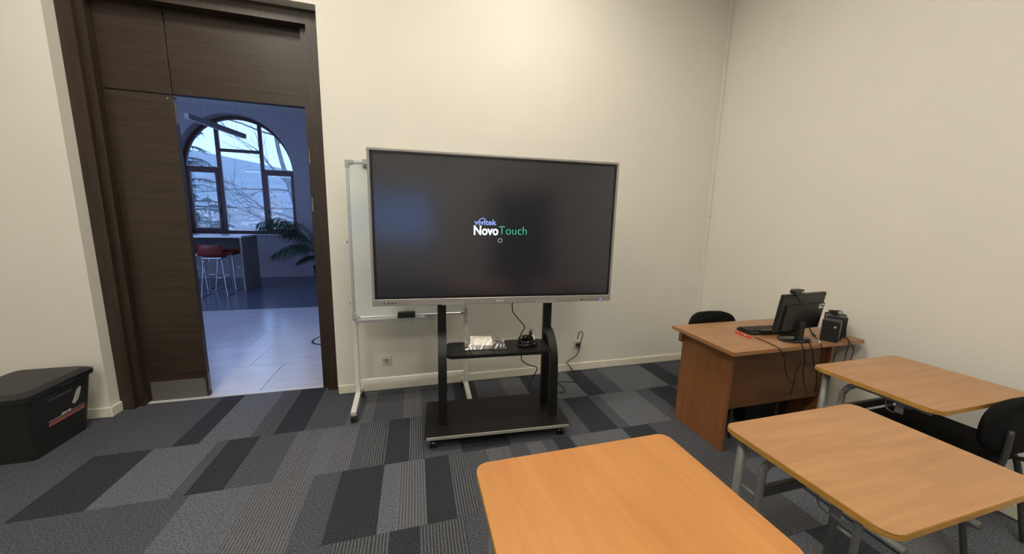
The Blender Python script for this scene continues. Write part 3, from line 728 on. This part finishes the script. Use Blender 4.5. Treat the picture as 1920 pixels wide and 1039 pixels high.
b = MB(); b.box(-.45, .43, .0485, .0545, 1.38, 1.48); b.build('mounting_bar', 'black_steel', sd)
SH = .612
b = MB(); b.prism(rrect(-.376, .352, -.165, .10, .045, 6), 'z', SH-.006, SH); b.prism(rrect(-.376, .352, -.165, .10, .045, 6), 'z', SH-.022, SH-.0061); b.build('shelf', 'black_steel', sd)
def caster(parent, x, y, ztop, r, chrome=True, wheel='black_gloss'):
    b = MB(); b.lathe([(.018, ztop-.012), (.018, ztop)], (x, y, 0), 14); b.box(x-.016, x+.016, y-.008, y+.03, ztop-.022, ztop-.010, bev=.003, seg=1)
    k = b.build('caster', 'black_plastic', parent)
    for dx in (-.014, .014):
        q = MB(); q.lathe([(r*.4, -.007), (r, -.006), (r, .006), (r*.4, .007)], (x+dx, y+.012, r), 18, axis='x'); q.build('wheel', wheel, k)
    if chrome:
        q = MB(); q.lathe([(.009, -.024), (.009, .024)], (x, y+.012, r), 12, axis='x'); q.build('hub', 'chrome', k)
for cx_, cy_ in ((-.47, -.225), (.415, -.225), (-.47, .15), (.415, .15)): caster(sd, cx_, cy_, .078, .032)

# =================================================================== WHEELED WHITEBOARD
BY = -.285
wb = empty('wheeled_whiteboard', (-.035, BY, 0), 0, 'white portrait whiteboard on a white wheeled stand, half hidden behind the display', 'whiteboard')
tl = on_y(647, 300, BY); br = on_y(875.5, 588, BY)
bx0, bx1, bz0, bz1 = tl.x+.035, br.x+.035, br.z-.002, tl.z
b = MB(); b.box(bx0+.012, bx1-.012, -.008, .012, bz0+.012, bz1-.012); b.build('board', 'board', wb)
for q in ((bx0, bx0+.02, bz0, bz1), (bx1-.02, bx1, bz0, bz1), (bx0+.02, bx1-.02, bz0, bz0+.02), (bx0+.02, bx1-.02, bz1-.02, bz1)):
    b = MB(); b.box(q[0], q[1], -.013, .014, q[2], q[3], bev=.003, seg=1); b.build('frame_rail', 'silver', wb)
for x, sx in ((bx0, 1), (bx1, -1)):
    for z, sz in ((bz0, 1), (bz1, -1)):
        b = MB(); b.box(min(x-sx*.002, x+sx*.055), max(x-sx*.002, x+sx*.055), -.016, .016, min(z-sz*.002, z+sz*.026), max(z-sz*.002, z+sz*.026), bev=.003, seg=1)
        b.box(min(x-sx*.002, x+sx*.026), max(x-sx*.002, x+sx*.026), -.016, .016, min(z+sz*.02, z+sz*.055), max(z+sz*.02, z+sz*.055), bev=.003, seg=1); b.build('corner_cap', 'grey_cap', wb)
b = MB(); b.box(bx0+.03, bx0+.53, -.085, -.013, bz0-.004, bz0+.003); b.box(bx0+.03, bx0+.53, -.088, -.083, bz0-.008, bz0+.012); b.build('pen_tray', 'silver', wb)
b = MB(); b.box(bx0+.115, bx0+.165, -.03, -.002, bz1-.045, bz1+.012, bev=.006, seg=2); b.tube([(bx0+.13, -.03, bz1-.02), (bx0+.17, -.05, bz1-.03)], .009); b.build('paper_clamp', 'grey_cap', wb)
for x, sx in ((bx0+.005, -1), (bx1-.005, 1)):
    b = MB(); b.box(x-.018, x+.018, .015, .047, .085, 1.345, bev=.003, seg=1); ps = b.build('post', 'white_metal', wb)
    b = MB(); b.box(x-.012, x+.012, .02, .042, 1.345, 1.60); b.build('inner_post', 'white_metal', ps)
    for z in (1.32, bz0+.12):
        b = MB(); b.lathe([(.010, 0), (.008, .012)], (x+sx*.018, .03, z), 12, axis='x') if sx > 0 else b.lathe([(.010, 0), (.008, -.012)], (x+sx*.018, .03, z), 12, axis='x'); b.build('clamp_knob', 'grey_cap', ps)
    b = MB(); b.sweep_rect([(x, -.215, .068), (x, -.195, .072), (x, .0, .105), (x, .06, .105), (x, .18, .078), (x, .20, .072)], .036, .034, (1, 0, 0)); ft = b.build('foot', 'white_metal', wb)
    for y in (-.205, .185): caster(wb, x, y-.01, .055, .0235, False, 'rubber')
b = MB(); b.box(bx0+.023, bx1-.023, .02, .045, .185, .225, bev=.003, seg=1); b.build('cross_bar', 'white_metal', wb)
e0 = on_y(762, 583, BY-.05)
er = MB(); er.box(-.065, .065, -.024, .024, 0, .05, bev=.008, seg=2)
eo = empty('board_eraser', (e0.x, BY-.05, bz0+.0035), 0, 'black felt whiteboard eraser resting on the pen tray', 'eraser')
er.build('eraser_back', 'black_plastic', eo); b = MB(); b.box(-.063, .063, .012, .0255, .003, .047); b.build('felt', 'black_fabric', eo)

# =================================================================== CORDS AND THINGS ON THE SHELF
def local_tv(u, v, z): return O+tvu*u+tvv*v+Vector((0, 0, z))
def tvpix(px, py, v):
    u, z = tv_at(px, py, v); return local_tv(u, v, z)
def flo(px, py, z=.004): return on_z(px, py, z)
pc_ = empty('display_power_cable', (SK.x, 0, 0), 0, 'black power cord trailing from the wall socket to the display', 'cable')
off = Vector((SK.x, 0, 0))
WP = lambda px, py, y: on_y(px, py, y)
cordpts = [tvpix(961.5, 560, .115), tvpix(961, 582, .115), tvpix(971, 597, .115), tvpix(983.5, 613, .115), tvpix(976, 628, .115), tvpix(976, 645, .115), tvpix(977.5, 668, .115), tvpix(979, 676, .125), tvpix(990, 684, .14), tvpix(1007, 690, .15), tvpix(1000, 706, .20), flo(993, 724), flo(1004, 731), flo(1024, 733), flo(1042, 735), flo(1053, 737), flo(1059, 733), flo(1056, 726), flo(1046, 718.5), flo(1055, 715.5), flo(1076, 716), flo(1081, 711), WP(1077, 703, -.07), WP(1073, 695, -.035), WP(1068, 686, -.022), WP(1062.5, 679.5, -.02), WP(1072, 673, -.02), WP(1081, 666, -.02), WP(1086, 655, -.025), WP(1089, 641, -.04), WP(1092.5, 628, -.05), WP(1091, 622.5, -.055), WP(1088, 622.5, -.058), WP(1084.5, 627, -.055), WP(1082.5, 637, -.05)]
b = MB(); b.tube([p-off for p in catmull(cordpts, 6)], .0042, n=7); b.build('cable', 'rubber', pc_)
b = MB(); b.tube([Vector((0, -.0146, SK.z)), Vector((0, -.03, SK.z)), Vector((.002, -.045, SK.z+.008)), Vector((.004, -.05, SK.z+.03))], .018, n=12, rs=[.019, .0185, .016, .008]); b.build('plug', 'black_plastic', pc_)
# coil of black cable on the shelf
cl = on_z(989, 648, SH); co = empty('coiled_cable', (cl.x, cl.y, SH), 0, 'black cable coiled on the stand shelf with a connector sticking up', 'cable')
pts = []
rng = random.Random(4)
for k in range(5*16+1):
    a = 2*math.pi*k/16; rr = .062-.006*math.sin(a*.37+1)-(k/80)*.012; pts.append((rr*1.15*math.cos(a), rr*.8*math.sin(a), .006+.0075*(k/16)+.003*math.sin(a*1.7)))
b = MB(); b.tube(catmull(pts, 2), .0052, n=7); b.build('coil', 'black_gloss', co)
for k in range(3):
    b = MB(); pts2 = [(-.045+.03*k+.022*math.cos(t), .006*k, .045+.032*math.sin(t)) for t in [i*math.pi/6 for i in range(-1, 8)]]
    b.tube(catmull(pts2, 3), .0065, n=7); b.build('loop', 'black_gloss', co)
b = MB(); b.tube([(.03, .03, .05), (.034, .036, .09), (.034, .036, .105)], .01, rs=[.013, .011, .008], n=10); b.build('connector', 'black_plastic', co)
b = MB(); b.tube(catmull([(.052, .0, .035), (.05, .005, .06), (.035, .008, .072)], 4), .005, n=7); b.build('cable_tie', 'white', co)
for x, y in ((-.02, -.055), (.035, -.05)):
    b = MB(); b.box(x-.008, x+.008, y-.008, y+.004, .022, .034, bev=.002, seg=1); b.build('plug_tip', 'chrome', co)
# clear bag of parts
m, nt, bb = nodes_of('clear_plastic_bag'); nt.nodes.remove(bb); N_ = nt.nodes.new
tr = N_('ShaderNodeBsdfTransparent'); tr.inputs[0].default_value = (.93, .93, .93, 1); gl = N_('ShaderNodeBsdfGlossy'); gl.inputs['Roughness'].default_value = .22; gl.inputs[0].default_value = (.9, .9, .88, 1)
mx = N_('ShaderNodeMixShader'); mx.inputs[0].default_value = .17; nt.links.new(tr.outputs[0], mx.inputs[1]); nt.links.new(gl.outputs[0], mx.inputs[2]); nt.links.new(mx.outputs[0], nt.nodes['Material Output'].inputs[0]); M['bag'] = m
bc = on_z(908, 648, SH+.002); bag = empty('parts_bag', (bc.x, bc.y, SH+.001), TH-.05, 'crumpled clear plastic bag with white papers and cables on the stand shelf', 'plastic bag')
mb = MB(); nx, ny = 26, 12; lay = []
for sgn in (0, 1):
    V = []
    for j in range(ny+1):
        row = []
        for i in range(nx+1):
            x = -.15+.30*i/nx; y = -.085+.17*j/ny
            e = max(0, (1-abs(2*i/nx-1)**3))*max(0, 1-abs(2*j/ny-1)**3)
            z = .002+(sgn*(.070*e+.012*noise.noise(Vector((x*38, y*38, sgn*5)))+.007*noise.noise(Vector((x*90, y*90, 2)))+(.02 if i > nx*.72 else 0)*noise.noise(Vector((x*50, y*60, 9)))))
            row.append(mb.bm.verts.new((x+.006*noise.noise(Vector((y*40, 1, sgn))), y+.01*noise.noise(Vector((x*30, 4, 0))), max(.001 if not sgn else .004, z))))
        V.append(row)
    lay.append(V)
    for j in range(ny):
        for i in range(nx): mb.bm.faces.new((V[j][i], V[j][i+1], V[j+1][i+1], V[j+1][i]))
mb.build('bag_film', 'bag', bag)
b = MB(); b.box(-.10, .055, -.06, .055, .034, .042, bev=.001, seg=1, rot=Matrix.Rotation(.22, 4, 'X') @ Matrix.Rotation(.05, 4, 'Y')); b.build('papers', 'paper', bag)
b = MB(); b.box(-.12, .05, -.06, .05, .003, .022, bev=.002, seg=1); b.build('booklet', 'grey_cap', bag)
b = MB(); b.tube(catmull([(.05, -.05, .01), (.075, -.03, .02), (.10, 0, .012), (.08, .03, .022), (.06, .0, .018), (.09, -.04, .012)], 5), .005, n=6); b.build('cable_bundle', 'black_gloss', bag)
b = MB(); b.box(-.14, -.122, -.04, .05, .004, .04, bev=.003, seg=1); b.build('bracket', 'alu', bag)

# =================================================================== TEACHER'S DESK
DZ = .74
dk = empty('teacher_desk', (1.86, -1.505, 0), 0, 'brown wood-veneer teacher desk with a computer on it', 'desk')
b = MB(); b.prism([(0, 0), (1.15, 0), (1.15, .57), (0.03, .57)], 'z', DZ-.025, DZ); b.build('desk_top', 'desk_top', dk)
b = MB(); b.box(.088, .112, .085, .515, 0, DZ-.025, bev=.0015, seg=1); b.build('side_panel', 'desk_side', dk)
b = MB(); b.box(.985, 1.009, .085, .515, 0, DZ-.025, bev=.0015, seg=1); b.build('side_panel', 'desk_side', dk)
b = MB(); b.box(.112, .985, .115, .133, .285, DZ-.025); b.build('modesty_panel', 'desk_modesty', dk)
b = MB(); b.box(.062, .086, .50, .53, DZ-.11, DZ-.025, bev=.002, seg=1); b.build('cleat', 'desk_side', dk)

# =================================================================== CHAIRS
def make_chair():
    t = empty('upholstered_chair', (0, 0, 0), 0)      # faces -y, the backrest on +y
    b = MB(); b.prism(rrect(-.235, .235, -.22, .21, .11, 8), 'z', .435, .475); bmesh.ops.bevel(b.bm, geom=[e for e in b.bm.edges if abs(e.verts[0].co.z-e.verts[1].co.z) < 1e-5], offset=.014, segments=2, affect='EDGES'); b.build('seat', 'black_fabric', t)
    mb = MB(); n = 36
    def ring(y0, k, zc=.665):
        o = []
        for i in range(n):
            a = 2*math.pi*i/n; cx_, sz_ = math.cos(a), math.sin(a); ex = .55
            x = .235*k*math.copysign(abs(cx_)**ex, cx_); z = zc+.135*(1-(1-k)*1.7)*math.copysign(abs(sz_)**(.75), sz_)
            o.append(mb.bm.verts.new((x, y0+.9*x*x*-.8+.04*(z-zc), z)))
        return o
    R_ = [ring(.245, .90), ring(.252, 1.0), ring(.275, 1.0), ring(.283, .90)]
    for a, b_ in zip(R_, R_[1:]):
        for i in range(n): mb.bm.faces.new((a[i], a[(i+1) % n], b_[(i+1) % n], b_[i])).smooth = True
    mb.bm.faces.new(R_[0]); mb.bm.faces.new(R_[-1][::-1])
    mb.build('backrest', 'black_fabric', t)
    for sx in (-1, 1):
        b = MB(); b.tube(catmull([(sx*.20, -.17, .44), (sx*.205, -.20, .40), (sx*.21, -.23, .012)], 5), .0125, n=8); b.build('leg', 'dark_tube', t)
        b = MB(); b.tube(catmull([(sx*.20, .17, .44), (sx*.225, .20, .38), (sx*.235, .27, .012)], 5), .0125, n=8); b.build('leg', 'dark_tube', t)
        b = MB(); b.tube(catmull([(sx*.16, .14, .43), (sx*.16, .23, .44), (sx*.155, .27, .50), (sx*.15, .272, .66)], 6), .011, n=8); b.build('back_support', 'dark_tube', t)
    b = MB(); b.box(-.21, .21, -.18, .18, .418, .437, bev=.004, seg=1); b.build('seat_frame', 'dark_tube', t)
    return t
ch = make_chair(); ch.location = (2.352, -1.085, 0); tag(ch, 'black upholstered chair tucked behind the teacher desk', 'chair', 'black upholstered chairs')
c2 = copy_tree(ch); c2.location = (2.60, -2.07, 0); c2.rotation_euler.z = math.pi; c2['label'] = 'black upholstered chair pushed under the pupil desk by the right wall'

# =================================================================== COMPUTER ON THE DESK
mo = empty('monitor', (2.512, -1.40, DZ), math.radians(5.3), 'black flat monitor seen from behind, standing on the teacher desk', 'monitor')
tilt = Matrix.Rotation(math.radians(6.6), 4, 'X')
def mon_part(nm, m, fn, parent):
    q = MB(); fn(q); bmesh.ops.transform(q.bm, matrix=Matrix.Translation((0, -.005, .199)) @ tilt, verts=q.bm.verts); return q.build(nm, m, parent)
MWd, MHt = .225, .131
hs = mon_part('housing', 'black_plastic', lambda q: (q.box(-MWd, MWd, 0, .022, -MHt, MHt, bev=.004, seg=1), q.prism([(-MWd+.05, -.125), (MWd-.004, -.125), (MWd-.004, .055), (-MWd+.05, .055)], 'y', -.009, .001)), mo)
mon_part('screen_face', 'black_gloss', lambda q: q.box(-MWd+.012, MWd-.012, .0215, .0235, -MHt+.014, MHt-.012), mo)
mon_part('sticker', 'sticker', lambda q: q.box(MWd-.062, MWd-.018, -.0104, -.009, .018, .05), mo)
mon_part('sticker_print', 'ink', lambda q: (q.box(MWd-.058, MWd-.03, -.0108, -.0103, .037, .045), q.box(MWd-.046, MWd-.022, -.0108, -.0103, .030, .036)), mo)
b = MB(); b.box(-.028, .028, -.03, .0, .006, .13, bev=.006, seg=2); b.build('neck', 'black_plastic', mo)
b = MB(); b.lathe([(.115, 0), (.12, .004), (.112, .011), (.02, .014)], (0, .02, 0), 32); bmesh.ops.scale(b.bm, vec=(1.05, .66, 1), verts=b.bm.verts); b.build('foot', 'black_gloss', mo)
b = MB(); b.box(.012, .03, -.082, -.066, .008, .016, bev=.002, seg=1); b.build('foot_clip', 'chrome', mo)
# webcam clipped on the monitor
wc = empty('webcam', (2.405, -1.432, DZ+.331), math.radians(5.3), 'black webcam clipped on top of the monitor', 'webcam', 'webcams on the teacher desk')
b = MB(); b.prism(rrect(-.047, .047, .004, .034, .0148, 6), 'y', -.018, .014); b.build('camera_body', 'black_plastic', wc)
b = MB(); b.lathe([(.011, 0), (.012, .003), (.006, .004)], (0, .0142, .019), 16, axis='y'); b.build('lens', 'black_gloss', wc)
b = MB(); b.box(.02, .044, -.0195, -.0175, .012, .024, bev=.002, seg=1); b.build('rear_badge', 'alu', wc)
b = MB(); b.sweep_rect([(0, 0, .006), (0, -.006, -.008), (0, -.03, -.03), (0, -.038, -.062)], .03, .008, (1, 0, 0)); b.sweep_rect([(0, -.036, -.062), (.02, -.05, -.045), (.05, -.045, -.03)], .02, .01, (0, .3, .95)); b.build('clip', 'black_plastic', wc)
# keyboard
kc = on_z(1428, 626, DZ); kb = empty('keyboard', (2.495, -1.205, DZ), math.radians(-4), 'black keyboard lying beside the monitor on the teacher desk', 'keyboard')
b = MB(); b.prism(rrect(-.205, .215, -.07, .075, .028, 6), 'z', .003, .018); b.box(-.125, .215, -.078, -.05, .004, .034, bev=.006, seg=2); b.build('keyboard_body', 'black_plastic', kb)
for r in range(5):
    for c_ in range(18):
        x = -.185+c_*.0222; y = -.034+r*.021
        if r == 0 and 4 <= c_ <= 9:
            if c_ > 4: continue
            q = MB(); q.box(x-.009, x+.123, y-.0085, y+.0085, .018, .026, bev=.002, seg=1); q.build('key', 'black_plastic', kb); continue
        if r == 0 and c_ == 0: kme = None
        q = bpy.data.meshes.get('key_cap')
        if q is None:
            t_ = MB(); t_.box(-.009, .009, -.0085, .0085, 0, .008, bev=.002, seg=1); q = t_.mesh('key_cap', 'black_plastic')
        o = bpy.data.objects.new('key', q); COL.objects.link(o); o.parent = kb; o.location = (x, y, .018)
pa = on_z(1379, 622, DZ+.005); pb = on_z(1408, 634, DZ+.005)
pn = empty('red_pen', (pa.x, pa.y, DZ), math.atan2(pb.y-pa.y, pb.x-pa.x), 'red pen lying on the teacher desk', 'pen'); Lp = (pb-pa).length
b = MB(); b.lathe([(.0045, 0), (.005, .004), (.005, Lp*.62)], (0, 0, .0052), 10, axis='x'); b.build('barrel', 'red_pen', pn)
b = MB(); b.lathe([(.0056, Lp*.66), (.0056, Lp-.003), (.004, Lp)], (0, 0, .0058), 10, axis='x'); b.build('cap', 'red_pen', pn)
b = MB(); b.lathe([(.0051, Lp*.60), (.0051, Lp*.68)], (0, 0, .0054), 10, axis='x'); b.build('band', 'white', pn)
# speakers
def speaker(loc, rz, w_, d_, h_, label):
    t = empty('desk_speaker', loc, rz, label, 'speaker', 'desk speakers')
    b = MB(); b.box(-w_/2, w_/2, -d_/2, d_/2-.008, 0, h_, bev=.005, seg=2); b.build('cabinet', 'black_plastic', t)
    b = MB(); b.box(-w_/2-.004, w_/2+.004, d_/2-.012, d_/2, -.0+.001, h_+.003, bev=.003, seg=1); b.build('grille', 'black_fabric', t)
    b = MB(); b.lathe([(.007, 0), (.007, -.012), (.004, -.013)], (w_*.25, -d_/2, h_*.72), 12, axis='y'); b.build('knob', 'grey_cap', t)
    return t
speaker((2.745, -1.456, DZ), math.radians(-66), .093, .10, .148, 'black desk speaker nearest the monitor')
speaker((2.907, -1.378, DZ), math.radians(-52), .11, .115, .15, 'black desk speaker next to the right wall with a webcam on top')
w2 = empty('webcam', (2.89, -1.378, DZ+.1535), math.radians(-30), 'small black webcam with a pale front lying on the far speaker', 'webcam', 'webcams on the teacher desk')
b = MB(); b.prism(rrect(-.038, .038, .008, .032, .0118, 6), 'y', -.013, .013); b.build('camera_body', 'black_plastic', w2)
b = MB(); b.box(.008, .034, -.0145, -.0125, .011, .029, bev=.003, seg=1); b.build('pale_badge', 'silver', w2)
b = MB(); b.box(-.016, .016, -.02, .02, .0, .009, bev=.003, seg=1); b.build('base_clip', 'black_plastic', w2)

# cables hanging over the edge of the desk
DF = -1.505
def cable(pts, r, label, parts=()):
    pts = catmull(pts, 6); o0 = pts[0].copy(); t = empty('desk_cable', o0, 0, label, 'cable', 'cables hanging from the teacher desk')
    b = MB(); b.tube([p-o0 for p in pts], r, n=6); b.build('lead', 'rubber', t)
    return t
yb = DF-.006; ym = DF+.095
T_ = lambda px, py: on_z(px, py, DZ+.004)
Eg = lambda px, py: on_y(px, py, yb)
Md = lambda px, py: on_y(px, py, ym)
cable([T_(1417, 633), T_(1437, 641), T_(1452, 648), T_(1462, 654), Eg(1464, 659), Eg(1471, 672), Md(1472, 690), Md(1476, 706), Md(1484, 717), Md(1494, 720)], .0028, 'thin black keyboard lead draped over the desk edge')
cable([T_(1500, 641), T_(1503, 645), Eg(1505, 651), Eg(1508, 660), Md(1508, 680), Md(1506, 697), Md(1507, 715), Md(1511, 730), on_y(1512, 742, ym-.02)], .0042, 'thick black monitor cable hanging straight down the desk front')
cable([T_(1514, 640), T_(1518, 644), Eg(1521, 650), Eg(1524, 660), Md(1526, 680), Md(1531, 697), Md(1531, 715), Md(1529, 735)], .0045, 'thick black cable hanging nearest the pupil desk')
uc = cable([on_z(1517, 613, DZ+.06), T_(1524, 628), T_(1533, 636), T_(1538, 643), Eg(1540, 648), Eg(1541, 658), Md(1539, 672), Md(1538, 690)], .0034, 'black USB cable with a pale plug at the desk edge')
o0 = uc.location; a = T_(1533.5, 637)-o0; c_ = T_(1538, 643.5)-o0; b = MB(); b.tube([a, c_], .0048, n=8); b.build('pale_plug', 'white', uc)
a = T_(1522, 624)-o0; c_ = T_(1528, 631)-o0; b = MB(); b.tube([a, a.lerp(c_, .2), a.lerp(c_, .8), c_], .008, n=8, rs=[.004, .0085, .0085, .004]); b.build('ferrite_bead', 'black_plastic', uc)
cable([T_(1571, 641), on_y(1574, 646, -1.50), on_y(1572, 655, -1.51), on_y(1566, 664, -1.5), on_y(1562, 680, -1.49), on_y(1560, 700, -1.47)], .0028, 'thin speaker lead hanging close to the desk end')
cable([on_z(1587, 622, DZ+.05), on_z(1586, 632, DZ+.01), on_z(1592, 638, DZ+.005), on_y(1592, 645, -1.51), on_y(1588, 658, -1.5), on_y(1584, 674, -1.49), on_y(1580, 700, -1.46)], .0026, 'thin speaker lead hanging next to the wall, bending towards the desk')
cable([on_z(1588, 634, DZ+.004), on_z(1594, 642, DZ+.002), on_y(1599, 652, -1.515), on_y(1600, 660, -1.51), on_y(1596, 672, -1.5), on_y(1590, 696, -1.46)], .0026, 'thin speaker lead looped outward against the wall')
cable([Md(1504, 678), Md(1496, 690), Md(1491, 703), Md(1489, 716), Md(1485, 731), on_y(1482, 742, ym)], .0036, 'black cable swinging sideways across the desk front panel')

# computer tower and power strip below the desk
pc = empty('computer_tower', (2.62, -1.12, 0), 0, 'black computer tower standing on the carpet under the teacher desk', 'computer')
b = MB(); b.box(-.22, .20, -.09, .09, .012, .40, bev=.006, seg=2); b.build('case', 'black_plastic', pc)
b = MB(); b.box(-.235, -.219, -.088, .088, .02, .395, bev=.004, seg=1); b.build('front_panel', 'black_gloss', pc)
b = MB(); b.box(.2, .203, -.08, .08, .03, .39); b.build('rear_panel', 'steel', pc)
for x in (-.18, .16):
    for y in (-.07, .07):
        b = MB(); b.lathe([(.015, 0), (.012, .013)], (x, y, 0), 10); b.build('rubber_foot', 'rubber', pc)
ps_ = empty('power_strip', (2.74, -1.30, 0), .1, 'white power strip with plugs among the cables under the desk', 'power strip')
b = MB(); b.box(-.13, .09, -.026, .026, 0, .036, bev=.006, seg=2); b.build('strip_body', 'white', ps_)
for x in (-.08, -.03, .02):
    b = MB(); b.lathe([(.019, .036), (.018, .055), (.008, .075)], (x, 0, 0), 12); b.build('plug', 'black_plastic' if x < 0 else 'grey_cap', ps_)
ad = empty('power_adapter', (2.665, -1.385, 0), -1.5, 'grey power adapter brick lying under the desk beside the tower', 'adapter')
b = MB(); b.box(-.03, .03, -.055, .055, 0, .034, bev=.006, seg=2); b.build('adapter_body', 'grey_cap', ad)
b = MB(); b.tube(catmull([(0, .055, .017), (.01, .09, .01), (.05, .12, .006), (.09, .08, .006), (.06, .02, .006)], 5), .004, n=6); b.build('lead', 'rubber', ad)

# =================================================================== PUPIL DESKS
def pupil_desk(loc, top, label, w_=.70, d_=.50):
    t = empty('pupil_desk', loc, 0, label, 'desk', 'single pupil desks')
    z = .75
    tp = MB(); tp.prism(rrect(-w_/2, w_/2, -d_/2, d_/2, .038, 7), 'z', z-.002, z); tp.build('desk_top', top, t)
    eb = MB(); eb.prism(rrect(-w_/2-.001, w_/2+.001, -d_/2-.001, d_/2+.001, .039, 7), 'z', z-.020, z-.0019)
    bmesh.ops.bevel(eb.bm, geom=[e for e in eb.bm.edges if abs(e.verts[0].co.z-e.verts[1].co.z) < 1e-6], offset=.004, segments=2, affect='EDGES'); eb.build('edge_band', 'pupil_edge', t)
    for sx in (-1, 1):
        x = sx*(w_/2-.055)
        b = MB(); b.tube([(x, d_/2-.045, .70+.028), (x, d_/2-.045, .03)], .0165, n=12); b.build('leg', 'grey_tube', t)
        b = MB(); b.tube(catmull([(x, d_/2-.128, .04), (x, d_/2-.128, .58), (x, d_/2-.134, .655), (x, d_/2-.165, .70), (x, d_/2-.21, .713), (x, -d_/2+.05, .712)], 6), .0135, n=12); b.build('curved_leg', 'grey_tube', t)
        b = MB(); b.tube([(x, d_/2-.03, .022), (x, -d_/2+.03, .022)], .02, n=12); b.build('foot_rail', 'grey_tube', t)
        for zz in (.53, .2):
            b = MB(); b.tube([(x, d_/2-.055, zz), (x, d_/2-.12, zz)], .009, n=8); b.build('link_bar', 'grey_tube', t)
        b = MB(); b.tube(catmull([(x+sx*.0, -.05, .70), (x+.012, -.05, .655), (x+.012, -.075, .645), (x+.012, -.09, .665)], 5), .0028, n=6); b.build('bag_hook', 'steel', t)
    b = MB(); b.box(-w_/2+.055, w_/2-.055, d_/2-.138, d_/2-.118, .535, .575, bev=.003, seg=1); b.build('cross_bar', 'dark_tube', t)
    for sx in (-1, 1):
        x = sx*(w_/2-.055)
        b = MB(); b.box(x-.003, x+.003, -.115, -.085, .655, .705, bev=.002, seg=1); b.build('hook_bracket', 'grey_tube', t)
        b = MB(); b.box(x+.012, x+.03, -d_/2+.05, d_/2-.2, .70, .729); b.build('rail', 'dark_tube', t)
    return t
pupil_desk((2.455, -2.02, 0), 'pupil_top', 'light brown pupil desk by the right wall, behind the teacher desk', .69, .50)
pupil_desk((1.475, -2.372, 0), 'pupil_top', 'light brown pupil desk standing in front of the teacher desk end panel', .70, .50)
pupil_desk((.515, -2.365, 0), 'pupil_top_o', 'orange-brown pupil desk standing in front of the display stand', .70, .50)

# =================================================================== WASTE BIN
bn = empty('waste_bin', (-2.41, -.30, 0), 0, 'black plastic recycling bin with a printed side, standing by the left wall corner', 'bin')
def frust(mb, x0, x1, y0, y1, X0, X1, Y0, Y1, z0, z1, r0=.03, r1=.04, m=None):
    A = rrect(x0, x1, y0, y1, r0, 4); B2 = rrect(X0, X1, Y0, Y1, r1, 4)
    a = [mb.bm.verts.new((p[0], p[1], z0)) for p in A]; b_ = [mb.bm.verts.new((p[0], p[1], z1)) for p in B2]; k = mb.mi(m)
    mb.bm.faces.new(a[::-1]).material_index = k; mb.bm.faces.new(b_).material_index = k
    for i in range(len(a)): mb.bm.faces.new((a[i], a[(i+1) % len(a)], b_[(i+1) % len(a)], b_[i])).material_index = k
b = MB(); frust(b, -.15, .165, -.19, .175, -.19, .205, -.235, .22, 0, .40); b.build('bin_body', 'bin', bn)
b = MB(); b.prism(rrect(-.205, .222, -.25, .235, .05, 5), 'z', .395, .425); frust(b, -.205, .222, -.25, .235, -.17, .185, -.21, .2, .4251, .445, .05, .04); b.build('lid', 'black_plastic', bn)
b = MB(); b.box(.215, .235, -.05, .05, .395, .41, bev=.003, seg=1); b.build('lid_grip', 'black_plastic', bn)
sl = math.atan2(.04, .40)     # the sides lean outwards
def on_side(y, z, e=.0012): return (.165+.04*z/.40+e, y, z)
def side_poly(nm, pts, m):
    q = MB(); P = [q.bm.verts.new(on_side(y, z)) for y, z in pts]; q.bm.faces.new(P); return q.build(nm, m, bn)
side_poly('print_figure', [(.055, .245), (.075, .23), (.10, .25), (.115, .285), (.125, .325), (.115, .335), (.095, .325), (.08, .30), (.07, .275)], 'bin_white')
side_poly('print_bar', [(-.10, .165), (.145, .165), (.145, .187), (-.10, .187)], 'bin_red')
side_poly('print_line', [(-.10, .195), (.145, .195), (.145, .199), (-.10, .199)], 'bin_white')
side_poly('print_header', [(-.10, .33), (.06, .33), (.06, .342), (-.10, .342)], 'ink')
text_mesh('print_number', '25', .075, 'bin_white', bn, on_side(-.02, .203), (math.pi/2, 0, math.pi/2), bold=.001).rotation_euler = (math.pi/2-sl, 0, math.pi/2)
